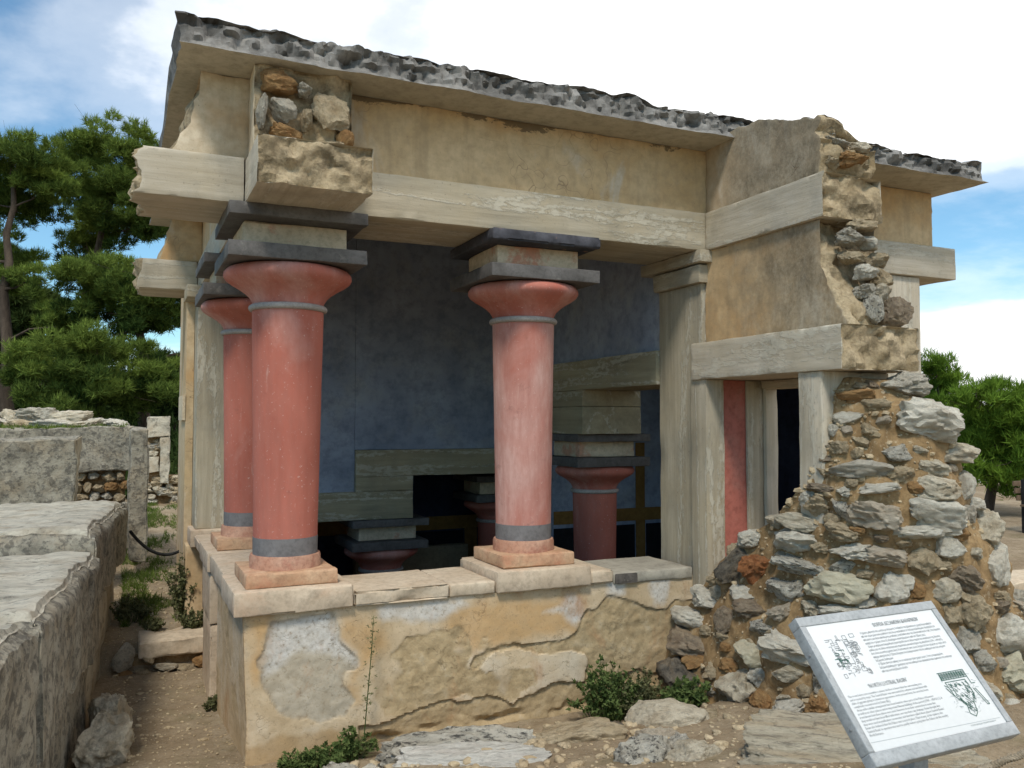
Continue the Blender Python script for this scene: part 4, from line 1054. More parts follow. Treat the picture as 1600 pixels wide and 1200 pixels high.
def axis_coords(lo, hi, res):
    inner = list(np.arange(lo, hi, res))
    out, d, p = [], res, hi
    while p < 3000:
        out.append(p)
        d *= 1.22
        p += d
    neg, d, p = [], res, lo
    while p > -3000:
        d *= 1.22
        p -= d
        neg.append(p)
    return sorted(neg) + inner + out
gx, gy = axis_coords(-1.5, 7.0, 0.06), axis_coords(1.5, 9.5, 0.06)
gv = [(x, y, ground_h(x, y)) for x in gx for y in gy]
ny_ = len(gy)
gf = [(i * ny_ + j, (i + 1) * ny_ + j, (i + 1) * ny_ + j + 1, i * ny_ + j + 1) for i in range(len(gx) - 1) for j in range(ny_ - 1)]

def ground_build(nt, b):
    o = objc(nt)
    n1 = tnoise(nt, o, 0.9, 7, 0.62, 0.3)
    n2 = tnoise(nt, o, 7, 7, 0.7)
    n3 = tnoise(nt, o, 38, 5, 0.72)
    col = ramp(nt, n1, [(0.32, (0.23, 0.17, 0.105)), (0.52, (0.32, 0.25, 0.165)), (0.7, (0.42, 0.35, 0.25))])
    col = mixc(nt, ramp(nt, n2, [(0.35, 0.5), (0.6, 0.0)]), col, (0.15, 0.105, 0.06))
    peb = N(nt, 'ShaderNodeTexVoronoi', {0: o, 'Scale': 60.0}, feature='F1')
    pm = ramp(nt, peb.outputs[0], [(0.18, 1.0), (0.3, 0.0)])
    sel = ramp(nt, N(nt, 'ShaderNodeSeparateColor', {0: peb.outputs[1]}).outputs[0], [(0.55, 0.0), (0.6, 0.7)])
    col = mixc(nt, mth(nt, 'MULTIPLY', pm, sel), col, (0.44, 0.39, 0.31))
    col = mixc(nt, ramp(nt, n3, [(0.3, 0.55), (0.5, 0.0)]), col, (0.10, 0.075, 0.045))
    mossy = ramp(nt, tnoise(nt, mapped(nt, o, (1, 1, 1), (8, 1, 4)), 1.6, 6, 0.65), [(0.56, 0.0), (0.7, 0.4)])
    col = mixc(nt, mossy, col, (0.13, 0.12, 0.05))
    setc(nt, b, col)
    p = bump(nt, b, n2, 0.6, 0.03)
    p = bump(nt, b, mth(nt, 'ADD', n3, mth(nt, 'MULTIPLY', mth(nt, 'MULTIPLY', pm, sel), 0.7)), 0.6, 0.012, p)
material('earth', ground_build, 0.97, 0.1)
g = mesh_obj('ground', gv, gf, 'earth', None, 180)
tag(g, 'bare brown earth with pebbles', None, None, 'structure')

# far hillside behind the pines
def hills():
    vv, ff = [], []
    na, nr = 90, 10
    for i in range(na):
        a = -1.2 + 3.2 * i / (na - 1)
        for j in range(nr):
            r = 150 + j * 60
            x, y = r * math.sin(a), r * math.cos(a)
            z = 0.6 + 17 * (j / nr) ** 1.3 * (0.65 + 0.5 * fr(Vector((a * 3, 1, 0)), 3)) + 3.0 * fr(Vector((x * 0.02, y * 0.02, 0)), 3) * (j / nr)
            vv.append((x, y, z if j else -2))
    for i in range(na - 1):
        for j in range(nr - 1):
            ff.append((i * nr + j, (i + 1) * nr + j, (i + 1) * nr + j + 1, i * nr + j + 1))
    simple('hill_scrub', (0.10, 0.12, 0.05), (0.26, 0.235, 0.14), 0.06, 0.95, 0.3, ((0.05, 0.08, 0.03), 0.15, 0.5, 0.62, 0.8))
    tag(mesh_obj('hills', vv, ff, 'hill_scrub', None, 180), None, None, None, 'structure')
hills()

# ================================================================== block wall on the left
def frame_box(name, org, ang, u, v, z, mat, parent, **kw):
    """gridbox built in its own frame (u along, v across) and turned by ang about org"""
    ob = gridbox(name, u, v, z, mat, None, **kw)
    ob.location = org
    ob.rotation_euler = (0, 0, ang)
    if parent is not None:
        setparent(ob, parent)
    return ob

bw = thing('block_wall', 'long low wall of huge weathered grey limestone blocks along the earth lane', 'stone wall', (-0.4, 6.0, 0.1))
def weather(p, q):
    n = 0.045 * fr(q * 1.7, 4) + 0.018 * fr(q * 7.0, 4)
    p.x += n * 0.8
    p.y += n * 0.6
    p.z += 0.8 * n
    return p
def rounded(u, v, z, r=0.11):
    """the upper edges are rounded by weather"""
    def post(p, q):
        w = p.copy()
        dz = max(0.0, (w.z - (z[1] - r)) / r)
        for ax, (a, b) in ((0, u), (1, v)):
            for edge, sg in ((a, 1), (b, -1)):
                d = max(0.0, 1 - abs(w[ax] - edge) / r)
                k = dz * dz * d * d
                p[ax] += sg * 0.55 * r * k
                p.z -= 0.45 * r * k
        return weather(p, q)
    return post
WALL_ANG = math.atan2(9.37 - 6.9, 0.066 + 0.16)      # direction of the lane face
WO = (-0.16, 6.93, 0)
# u runs along the wall away from the viewer, v to its left
frame_box('stone_block', WO, WALL_ANG, (0.02, 2.48), (0.0, 1.15), (0.80, 1.375), 'lime_top', bw, res=0.045, wear=0.035, seed=50, post=rounded((0.02, 2.48), (0.0, 1.15), (0.80, 1.375)), sidemat={'-y': 'lime_block', '-x': 'lime_block'})
frame_box('stone_block', WO, WALL_ANG, (-2.3, -0.02), (-0.05, 1.3), (0.55, 1.235), 'lime_top', bw, res=0.045, wear=0.04, seed=51, post=rounded((-2.3, -0.02), (-0.05, 1.3), (0.55, 1.235)), sidemat={'-y': 'lime_block', '-x': 'lime_block'})
frame_box('stone_block', WO, WALL_ANG, (-5.2, -2.33), (-0.02, 1.3), (0.3, 1.26), 'lime_top', bw, res=0.06, wear=0.04, seed=52, post=rounded((-5.2, -2.33), (-0.02, 1.3), (0.3, 1.26)), sidemat={'-y': 'lime_block', '-x': 'lime_block'})
frame_box('stone_block', WO, WALL_ANG, (-0.1, 1.3), (0.06, 1.1), (-0.2, 0.795), 'lime_far', bw, res=0.05, wear=0.03, seed=53, post=rounded((-0.1, 1.3), (0.06, 1.1), (-0.2, 0.795)))
frame_box('stone_block', WO, WALL_ANG, (1.33, 2.4), (0.10, 1.1), (-0.2, 0.79), 'lime_far', bw, res=0.05, wear=0.03, seed=54, post=rounded((1.33, 2.4), (0.10, 1.1), (-0.2, 0.79)))
frame_box('stone_block', WO, WALL_ANG, (-2.2, -0.13), (0.02, 1.2), (-0.2, 0.545), 'lime_block', bw, res=0.05, wear=0.03, seed=55, post=rounded((-2.2, -0.13), (0.02, 1.2), (-0.2, 0.545)))
frame_box('stone_block', WO, WALL_ANG, (-5.2, -2.23), (0.03, 1.2), (-0.2, 0.295), 'lime_block', bw, res=0.08, wear=0.03, seed=56, post=rounded((-5.2, -2.23), (0.03, 1.2), (-0.2, 0.295)))

# upright block behind it
ub = gridbox('upright_block', (-2.3, -0.44), (10.18, 10.75), (0.6, 1.975), 'lime_block', None, 0.06, 0.02, seed=57, post=lambda p, q: weather(p, q), sidemat={'+x': 'lime_far'})
tag(ub, 'tall upright grey limestone block behind the block wall', 'stone block')

# ruined cross wall: great ashlar on rubble courses
rw = thing('ruined_wall', 'ruined cross wall of one great ashlar block over small rubble', 'stone wall', (-0.5, 12.8, 0.4))
gridbox('stone_block', (-3.2, 0.13), (12.62, 13.4), (1.50, 2.075), 'lime_block', rw, 0.06, 0.02, seed=58, post=weather)
gridbox('stone_block', (0.10, 0.30), (11.4, 12.6), (0.45, 2.07), 'lime_block', rw, 0.06, 0.02, seed=59, post=weather)
gridbox('wall_core', (-3.2, 0.05), (12.75, 13.3), (0.3, 1.5), 'mortar', rw, 0.1, 0.0, rough={'-y': 0.03}, seed=60)
rng = random.Random(3)
for row, z in enumerate((1.42, 1.28, 1.14, 1.0, 0.86)):
    x = -1.2 + 0.1 * (row % 2)
    while x < 0.02:
        w = rng.uniform(0.09, 0.2)
        put_stone(rw, (x + w / 2, 12.74, z + rng.uniform(-0.02, 0.02)), (w / 2 * 1.08, 0.1, rng.uniform(0.055, 0.085)), 0, rng.uniform(-0.2, 0.2), rng.choice(['stone_tan', 'stone_tanwhite', 'stone_tan', 'stone_grey', 'stone_orange']), rng.randrange(99))
        x += w + 0.01
for i, (x, y, z, w, h, m) in enumerate([(-1.75, 14.2, 2.16, .30, .10, 'white'), (-1.42, 14.4, 2.20, .2, .14, 'tanwhite'), (-1.12, 14.3, 2.22, .30, .16, 'grey'), (-1.3, 13.9, 2.1, .28, .09, 'tan'), (-0.72, 14.1, 2.20, .33, .13, 'tanwhite'), (-0.9, 13.7, 2.12, .3, .08, 'white'),
                                        (-0.33, 13.9, 2.14, .16, .09, 'white'), (-0.10, 13.8, 2.12, .17, .08, 'white'), (-0.5, 13.6, 2.1, .2, .07, 'tanwhite'), (0.02, 13.5, 2.08, .15, .05, 'grey'), (-1.9, 13.8, 2.1, .25, .1, 'tanwhite')]):
    put_stone(rw, (x, y, z), (w, 0.22, h), -0.3, 0.15 * math.sin(i * 3), 'stone_' + m, i * 5 + 1)

# far ruin closing the lane
fw = thing('lane_end_wall', 'far rubble wall closing the lane, with a squared block standing on it', 'stone wall', (0.8, 19.6, 0.4))
gridbox('wall_core', (0.25, 2.6), (19.75, 20.3), (0.1, 1.0), 'mortar', fw, 0.12, 0.0, rough={'-y': 0.03}, seed=61)
gridbox('wall_core', (0.3, 0.9), (19.65, 20.2), (0.9, 1.84), 'mortar', fw, 0.12, 0.0, rough={'-y': 0.03}, seed=62)
gridbox('stone_block', (0.50, 0.93), (19.5, 20.0), (1.85, 2.28), 'lime_far', fw, 0.06, 0.03, seed=63, post=weather)
gridbox('stone_block', (0.30, 0.72), (19.55, 19.9), (1.10, 1.42), 'lime_far', fw, 0.06, 0.02, seed=64, post=weather)
gridbox('stone_block', (0.74, 0.93), (19.52, 20.0), (0.85, 1.845), 'lime_far', fw, 0.06, 0.02, seed=65, post=weather)
for i in range(70):
    r = random.Random(i + 40)
    x = r.uniform(0.3, 2.3)
    z = r.uniform(0.35, 0.98) if (x > 0.93 or i % 2) else r.uniform(1.45, 1.83)
    if z > 1:
        x = r.uniform(0.3, 0.74)
    put_stone(fw, (x, 19.70, z), (r.uniform(.08, .17), .12, r.uniform(.05, .10)), 0, r.uniform(-.3, .3), r.choice(['stone_tan', 'stone_tanwhite', 'stone_grey', 'stone_tanwhite']), r.randrange(99))

# ================================================================== step in the lane
st = thing('stone_step', 'worn sandstone step across the lane with small stones packed below', 'step', (0.4, 8.05, 0.05))
def worn(p, q):
    n = 0.02 * fr(q * 3, 4)
    p.z += n * 1.4
    p.y += 1.5 * n
    return p
gridbox('tread', (0.16, 0.76), (7.93, 8.45), (0.14, 0.275), 'sill_stone', st, 0.03, 0.02, seed=66, post=worn)
gridbox('earth_core', (0.02, 0.76), (8.02, 8.4), (-0.1, 0.16), 'mortar', st, 0.06, 0.0, seed=67)
for i, (x, z, w, h, m) in enumerate([(0.04, .17, .09, .12, 'grey'), (0.24, .13, .06, .04, 'tan'), (0.38, .06, .10, .03, 'tanwhite'), (0.53, .03, .10, .028, 'tan'), (0.66, .07, .08, .05, 'orange'), (0.2, .03, .07, .04, 'tan'), (0.08, .02, .08, .04, 'orange')]):
    put_stone(st, (x, 7.96, z), (w, .08, h), 0, 0.1, 'stone_' + m, i * 4)

# ================================================================== loose stones in the foreground
def boulder(name, label, loc, size, mat, seed, yaw=0.0, tilt=0.0, sub=5, facets=12, rough=0.14, group='loose stones lying before the low wall', boxy=0.5, sink=-0.2):
    v, f = rock_data(seed, sub, facets, rough, (1, 1, 1), boxy, 1.6)
    loc = (loc[0], loc[1], ground_h(loc[0], loc[1]) + size[2] * sink)
    ob = mesh_obj(name, v, f, mat, None, 45, loc=loc)
    ob.rotation_euler = (tilt, 0, yaw)
    ob.scale = size
    return tag(ob, label, 'stone', group)

boulder('grey_boulder', 'grey boulder with dark lichen left of the white marble slab', (1.17, 4.80, .16), (.17, .13, .13), 'stone_speck', 301, -.3)
boulder('white_stone', 'small white stone against the front of the lichened grey boulder', (1.24, 4.62, .17), (.11, .10, .08), 'stone_white', 302)
boulder('lichen_stone', 'long humped stone grey with lichen behind the white marble slab', (1.86, 4.72, .18), (.47, .17, .15), 'stone_speck', 303, -.36, sub=5, sink=.1)
boulder('marble_slab', 'broad white marble slab at the bottom edge of the picture', (1.83, 4.40, .26), (.45, .22, .09), 'marble_white', 304, -.33, .12, boxy=.8, sink=-.55)
boulder('pale_stone', 'small pointed white stone between the grey hump and the tan boulder', (2.32, 4.62, .22), (.10, .09, .08), 'stone_white', 305)
boulder('tan_boulder', 'low tan boulder sloping down towards the speckled stone', (2.50, 4.42, .22), (.30, .18, .12), 'stone_tan', 306, -.45, boxy=.3)
boulder('black_stone', 'small blackened stone in the earth behind the tan boulder', (2.78, 4.62, .20), (.14, .09, .06), 'stone_dark', 307)
boulder('cream_boulder', 'smooth cream boulder beside the leafy bush at the wall foot', (3.05, 4.42, .22), (.29, .16, .12), 'stone_tanwhite', 308, -.42, .1, facets=8, rough=.09, boxy=.3, sink=-.2)
boulder('speckled_stone', 'black and white speckled stone at the bottom edge beside the long flat slab', (2.58, 3.88, .29), (.20, .16, .13), 'stone_speck', 309)
boulder('cracked_stone', 'small pale cracked stone on the earth above the speckled stone', (2.80, 4.14, .27), (.12, .09, .08), 'stone_pink', 310)
boulder('banded_stone', 'small black banded stone right of the speckled stone', (2.80, 3.92, .31), (.11, .08, .06), 'stone_speck', 311, .4)
boulder('long_slab', 'long flat slab of veined grey-tan rock below the information board', (3.36, 3.06, .33), (.62, .30, .16), 'stone_slab', 312, -.60, .05, sink=-.45, sub=6, boxy=.7, rough=.12)
boulder('cream_stone', 'rounded cream stone at the bottom edge left of the long flat slab', (2.72, 3.66, .28), (.15, .12, .08), 'stone_tanwhite', 313)
boulder('flat_stone', 'flat pinkish stone half buried at the foot of the corner column wall', (.83, 4.98, .15), (.20, .12, .05), 'stone_pink', 314)
boulder('lane_boulder', 'squared pale boulder at the foot of the block wall in the lane', (-.03, 6.55, .13), (.13, .22, .20), 'stone_tanwhite', 315, .2, boxy=.6, sink=.4, group='pale boulders beside the lane')
boulder('near_lane_boulder', 'pale boulder in the lane below the squared one, nearer the viewer', (-.07, 5.95, .12), (.16, .24, .18), 'stone_tanwhite', 316, -.1, boxy=.6, sink=.4, group='pale boulders beside the lane')
boulder('small_tan_stone', 'small tan stone between the cream boulder and the leafy clump', (3.30, 4.30, .24), (.09, .07, .05), 'stone_tan', 317)

# pebbles over the earth
def gravel():
    rng = random.Random(11)
    base, bf = rock_data(78, 1, 4, 0.12)
    base2, bf2 = rock_data(79, 2, 8, 0.14)
    vv, ff = [], []
    for _ in range(3600):
        if rng.random() < 0.55:
            x, y = rng.uniform(0.7, 4.2), rng.uniform(2.9, 5.2)
        else:
            x, y = rng.uniform(-0.1, 0.75), rng.uniform(5.2, 14)
        s = rng.uniform(0.003, 0.010) * (2.2 if rng.random() < 0.08 else 1)
        p = Vector((x, y, ground_h(x, y) + s * 0.2))
        rot = Matrix.Rotation(rng.uniform(0, 6), 3, 'Z')
        o = len(vv)
        vv.extend(p + rot @ Vector((q.x * s * 1.4, q.y * s, q.z * s * 0.7)) for q in base)
        ff.extend(tuple(i + o for i in t) for t in bf)
    for _ in range(190):
        x, y = rng.uniform(0.75, 3.6), rng.uniform(3.6, 5.15)
        s = rng.uniform(0.012, 0.035)
        p = Vector((x, y, ground_h(x, y) + s * 0.2))
        rot = Matrix.Rotation(rng.uniform(0, 6), 3, 'Z') @ Matrix.Rotation(rng.uniform(-.5, .5), 3, 'X')
        o = len(vv)
        vv.extend(p + rot @ Vector((q.x * s * 1.5, q.y * s, q.z * s * 0.8)) for q in base2)
        ff.extend(tuple(i + o for i in t) for t in bf2)
    tag(mesh_obj('gravel', vv, ff, 'stone_tan', None, 40), 'pale pebbles strewn over the brown earth', 'gravel', None, 'stuff')
gravel()

# ================================================================== plants
def leaf_mat(name, c0, c1, trans=0.25):
    m = bpy.data.materials.new(name)
    m.use_nodes = True
    nt = m.node_tree
    nt.nodes.clear()
    o = objc(nt)
    t = N(nt, 'ShaderNodeAttribute', attribute_name='tone').outputs['Fac']
    f = mth(nt, 'ADD', mth(nt, 'MULTIPLY', t, 0.65), mth(nt, 'MULTIPLY', tnoise(nt, o, 0.8, 3), 0.35))
    col = ramp(nt, f, [(0.2, c0), (0.8, c1)])
    d = N(nt, 'ShaderNodeBsdfDiffuse', {'Color': col})
    tr = N(nt, 'ShaderNodeBsdfTranslucent', {'Color': col})
    mx = N(nt, 'ShaderNodeMixShader', {0: trans, 1: d.outputs[0], 2: tr.outputs[0]})
    N(nt, 'ShaderNodeOutputMaterial', {0: mx.outputs[0]})
    MAT[name] = m
leaf_mat('pine_needles', (0.036, 0.066, 0.018), (0.20, 0.27, 0.055))
leaf_mat('pine_bright', (0.04, 0.085, 0.012), (0.18, 0.29, 0.04))
leaf_mat('pine_dark', (0.022, 0.040, 0.012), (0.095, 0.135, 0.04))
leaf_mat('weed_green', (0.06, 0.095, 0.03), (0.17, 0.22, 0.075))
leaf_mat('weed_grey', (0.09, 0.10, 0.045), (0.22, 0.22, 0.11))
leaf_mat('grass_green', (0.05, 0.085, 0.018), (0.17, 0.22, 0.055))
simple('bark', (0.035, 0.026, 0.02), (0.12, 0.09, 0.065), 5.0, 0.95, 0.9, stretch=(1, 1, 0.2))
simple('bark_pale', (0.20, 0.17, 0.14), (0.38, 0.34, 0.29), 5.0, 0.95, 0.6)

def blades(name, tufts, mat, parent, seed):
    """tufts: centre, direction, length, width, blade count, tone"""
    rs = np.random.RandomState(seed)
    P, tone = [], []
    for c, d, L, w, n, t in tufts:
        D = d + rs.normal(size=(n, 3)) * 0.55
        D /= np.linalg.norm(D, axis=1, keepdims=True)
        S = np.cross(D, rs.normal(size=(n, 3)))
        S /= np.linalg.norm(S, axis=1, keepdims=True) + 1e-9
        l = L * rs.uniform(0.6, 1.15, (n, 1))
        b = c + rs.normal(size=(n, 3)) * L * 0.12
        P.append(np.stack([b - S * w * 0.5, b + S * w * 0.5, b + D * l], 1).reshape(-1, 3))
        tone.append(np.repeat(np.clip(t + rs.normal(size=n) * 0.15, 0, 1), 3))
    P = np.concatenate(P)
    me = bpy.data.meshes.new(name)
    n = len(P)
    me.vertices.add(n)
    me.vertices.foreach_set('co', P.ravel())
    me.loops.add(n)
    me.loops.foreach_set('vertex_index', np.arange(n, dtype=np.int32))
    me.polygons.add(n // 3)
    me.polygons.foreach_set('loop_start', np.arange(0, n, 3, dtype=np.int32))
    me.update(calc_edges=True)
    at = me.attributes.new('tone', 'FLOAT', 'POINT')
    at.data.foreach_set('value', np.concatenate(tone).astype(np.float32))
    me.materials.append(MAT[mat])
    ob = bpy.data.objects.new(name, me)
    COL.objects.link(ob)
    if parent is not None:
        setparent(ob, parent)
    return ob

def pine(name, label, base, clumps, trunk, r0, seed, mat='pine_needles', L=0.22, w=0.026, dens=700, up=0.6, group='pines beyond the ruins', barkm='bark', dead=0, fat=1.28):
    t = thing(name, label, 'tree', base, group)
    rng = random.Random(seed)
    rs = np.random.RandomState(seed)
    pts = [Vector(p) for p in trunk]
    # smooth the trunk path
    path = []
    for i in range(len(pts) - 1):
        for k in range(4):
            p = pts[i].lerp(pts[i + 1], k / 4)
            path.append(p + Vector((rng.uniform(-1, 1), rng.uniform(-1, 1), 0)) * r0 * 0.3)
    path.append(pts[-1])
    rad = [r0 * (1 - 0.75 * i / (len(path) - 1)) for i in range(len(path))]
    vv, ff = tube(path, rad, 9)
    mesh_obj('trunk', vv, ff, barkm, t, 60)
    bv_, bf_ = [], []
    for c in clumps:
        cc = Vector(c[:3])
        k = min(range(len(path)), key=lambda i: abs(path[i].z - (cc.z - 0.35 * (cc - path[i]).length)) + 0.02 * i)
        a = path[k]
        m = a.lerp(cc, 0.55) - Vector((0, 0, 0.10 * (cc - a).length))
        br = [a, a.lerp(m, .5) + Vector((rng.uniform(-.1, .1), rng.uniform(-.1, .1), 0)), m, m.lerp(cc, .5), cc]
        rr = max(0.025, rad[k] * 0.42)
        x, y = tube(br, [rr, rr * .8, rr * .6, rr * .4, rr * .2], 6)
        o = len(bv_)
        bv_ += x
        bf_ += [tuple(i + o for i in f) for f in y]
        for _ in range(6):
            e = cc + Vector((rng.gauss(0, 1), rng.gauss(0, 1), rng.gauss(0, .6))) * c[3] * .6
            s = br[2 + rng.randrange(3)]
            x, y = tube([s, s.lerp(e, .5) + Vector((0, 0, rng.uniform(-.1, .1))), e], [rr * .3, rr * .2, rr * .1], 4)
            o = len(bv_)
            bv_ += x
            bf_ += [tuple(i + o for i in f) for f in y]
    for _ in range(dead):
        s = path[rng.randrange(len(path) // 4, len(path) * 3 // 4)]
        a = rng.uniform(0, 6.28)
        l = rng.uniform(0.8, 2.4)
        m = s + Vector((math.cos(a), math.sin(a), rng.uniform(-.1, .5))) * l * .5
        e = m + Vector((math.cos(a + .4), math.sin(a + .4), rng.uniform(-.5, .2))) * l * .5
        x, y = tube([s, m, e], [.045, .03, .01], 5)
        o = len(bv_)
        bv_ += x
        bf_ += [tuple(i + o for i in f) for f in y]
    mesh_obj('branches', bv_, bf_, barkm, t, 60)['kind'] = 'stuff'
    tufts = []
    for c in clumps:
        cc, rad_ = np.array(c[:3]), c[3] * fat
        tone0 = rng.uniform(0.25, 0.75)
        # sub-clumps give the crown its broken outline
        ns = 22
        for _ in range(ns):
            d = rs.normal(size=3)
            d /= np.linalg.norm(d)
            sc = cc + d * np.array([1, 1, 0.62]) * rad_ * rs.uniform(0.3, 1.15)
            sr = rad_ * rs.uniform(0.14, 0.36)
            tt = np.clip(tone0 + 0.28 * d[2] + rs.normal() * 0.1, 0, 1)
            nn = int(dens * (sr / 0.35) ** 1.6 / ns * 2.2) + 6
            for _ in range(nn):
                e = rs.normal(size=3)
                e /= np.linalg.norm(e)
                p = sc + e * sr * np.array([1, 1, 0.6]) * rs.uniform(0.3, 1.0) ** 0.5
                dirn = e * 0.5 + np.array([0, 0, up]) + rs.normal(size=3) * 0.2
                dirn /= np.linalg.norm(dirn)
                tufts.append((p, dirn, L, w, 7, tt))
    blades('crown', tufts, mat, t, seed)
    return t

PA = [(-3.17, 28.67, 9.98, 1.02), (-2.54, 29.07, 9.85, .82), (-3.94, 30.43, 9.28, 1.18), (-3.11, 30.74, 9.05, .98), (-2.15, 28.58, 9.22, .59), (-4.04, 30.22, 7.44, 1.08), (-3.4, 30.62, 7.36, .75), (-2.68, 28.62, 6.3, .59)]
PB = [(-.48, 30.56, 11.16, 1.14), (.43, 30.9, 11.21, .92), (-1.3, 32.48, 10.95, .83), (-1.62, 33.42, 10.3, .92), (-.17, 30.86, 9.93, 1.27), (.78, 31.18, 10.19, 1.01), (-.77, 32.7, 9.19, 1.09), (.33, 30.31, 8.63, 1.14), (1.03, 30.74, 8.95, .87), (-1.25, 32.59, 8.23, .77), (1.3, 32.08, 10.3, .87)]
PC = [(-.18, 26.41, 6.42, .9), (-1.11, 27.51, 6.24, .75), (.51, 27.42, 6.34, .75), (-.53, 28.59, 5.66, .98), (.34, 26.56, 5.27, .98), (1.03, 26.9, 5.26, .72), (-1.48, 28.72, 5.23, .72), (1.23, 25.79, 5.96, .57)]
PD = [(-.66, 24.62, 4.07, 1.01), (-1.53, 25.64, 3.78, .9), (.27, 25.42, 3.9, .87), (-2.17, 27.17, 3.41, .78), (-.96, 25.12, 3.0, 1.04), (-.03, 25.3, 2.93, .95), (.85, 25.49, 3.21, .78), (-1.55, 25.1, 2.65, .69)]
PE = [(-3.7, 35.46, 6.33, 1.09), (-2.91, 35.96, 5.96, .97), (-4.52, 37.59, 5.08, 1.45), (-3.48, 37.98, 4.65, 1.21), (-3.9, 36.12, 3.33, 1.45), (-2.89, 36.54, 2.63, 1.21)]
PF = [(1.96, 35.09, 4.12, 1.09), (1.65, 33.18, 2.85, 1.09), (2.6, 34.0, 3.3, 1.0), (1.2, 34.5, 3.6, .9)]
pine('pine_tree', 'tall umbrella pine cut by the left picture edge', (-3.0, 28.2, .4), PA, [(-3.0, 28.2, .3), (-3.05, 28.3, 3.0), (-3.2, 28.6, 6.0), (-3.1, 29.0, 9.4)], .26, 1, dead=5)
pine('pine_tree', 'tallest pine, its round crown right behind the projecting beam ends', (-.6, 31.5, .4), PB, [(-1.9, 31.2, .3), (-1.6, 31.2, 3.0), (-1.15, 31.3, 6.5), (-.2, 31.1, 10.6)], .24, 2, dead=6)
pine('pine_tree', 'middle pine with dark straight trunk near the pavilion corner', (.65, 27.5, .4), PC, [(.65, 27.2, .3), (.62, 27.2, 3.0), (.4, 27.2, 4.8), (.2, 27.1, 6.2)], .22, 3, dead=4)
pine('pine_tree', 'low bushy pine in front of the others, above the ruined wall', (-.9, 25.5, .4), PD, [(-.4, 25.6, .3), (-.5, 25.5, 1.6), (-.6, 25.4, 2.8), (-.5, 25.2, 4.0)], .15, 4)
pine('pine_tree', 'dark pine far back between the tall trunks', (-3.4, 36.4, .4), PE, [(-2.6, 36.0, .3), (-3.0, 36.2, 3.0), (-3.4, 36.5, 6.2)], .2, 5, mat='pine_dark', L=.34, w=.05)
pine('pine_tree', 'dark pine low down just left of the pavilion wall', (1.8, 34.2, .4), PF, [(1.7, 34.2, .3), (1.75, 34.2, 2.0), (1.9, 34.3, 4.0)], .16, 6, mat='pine_dark', L=.34, w=.05)
R1 = [(15.93, 12.81, 3.39, .29), (16.54, 13.04, 3.11, .32), (16.73, 13.47, 2.85, .4), (17.51, 13.62, 2.77, .29), (16.31, 12.93, 2.36, .43), (16.52, 13.35, 2.15, .36), (16.0, 13.2, 2.6, .4), (16.2, 13.2, 1.6, .4)]
R2 = [(14.09, 10.5, 2.59, .34), (14.82, 10.59, 2.69, .39), (15.6, 10.66, 2.61, .39), (15.32, 11.23, 2.21, .48), (14.92, 10.36, 2.15, .51), (14.58, 10.95, 1.79, .39), (15.38, 11.02, 1.66, .51), (14.95, 10.16, 1.63, .51), (14.74, 10.7, 1.17, .46), (15.6, 10.73, 1.05, .48), (15.23, 11.32, 1.21, .31), (15.4, 10.14, 2.03, .54)]
pine('young_pine', 'young bright green pine just right of the pavilion pilaster', (16.4, 13.1, .4), R1, [(16.4, 13.1, .3), (16.4, 13.1, 1.5), (16.35, 13.1, 3.0)], .08, 7, mat='pine_bright', L=.20, w=.02, dens=420, up=1.1, group='young pines on the right')
pine('young_pine', 'young bushy pine at the right picture edge above the rubble', (14.95, 10.8, .4), R2, [(14.9, 10.9, .3), (14.95, 10.8, 1.4), (15.0, 10.7, 2.6)], .11, 8, mat='pine_bright', L=.20, w=.02, dens=420, up=1.1, group='young pines on the right')

# undergrowth under the pines: a mass nobody could count
def undergrowth():
    rs = np.random.RandomState(21)
    tufts = []
    for _ in range(5200):
        x, y = rs.uniform(-9, 5.0), rs.uniform(21, 46)
        z = 0.4 + abs(rs.normal()) * (0.45 + 0.03 * (y - 21))
        tufts.append((np.array([x, y, z]), np.array([rs.normal() * .3, rs.normal() * .3, 1.0]), .42, .09, 8, rs.uniform(0.1, 0.8)))
    ob = blades('undergrowth', tufts, 'pine_dark', None, 9)
    tag(ob, 'dark green scrub under the pines', 'scrub', None, 'stuff')
undergrowth()

def far_trees():
    k = 0
    rs = random.Random(8)
    spots = [(-6, 52), (-3.5, 56), (0.5, 52), (3.2, 58), (28, 21), (24.5, 17.2)]
    labs = ['far dark tree behind the pines at the left picture edge', 'far dark tree seen between the two tall pines', 'far dark tree behind the middle pine', 'far dark tree just beside the pavilion flank',
            'far dark tree between the two young pines', 'far dark tree behind the bushy young pine at the picture edge']
    for (x, y), lab in zip(spots, labs):
        h = rs.uniform(3.6, 5.2) if y > 40 else rs.uniform(1.6, 2.3)
        s = 1.0 if y > 40 else .5
        cl = [(x + rs.uniform(-1.6, 1.6) * s, y + rs.uniform(-1, 1) * s, .5 + h * rs.uniform(.25, 1.0), rs.uniform(.9, 1.4) * s) for _ in range(9)]
        pine('far_tree', lab, (x, y, .4), cl, [(x, y, .2), (x, y, h * .5), (x, y, h)], .14 * s, 60 + k, mat='pine_dark', L=.5 * s, w=.09 * s, dens=60, group='far trees')
        k += 1
far_trees()

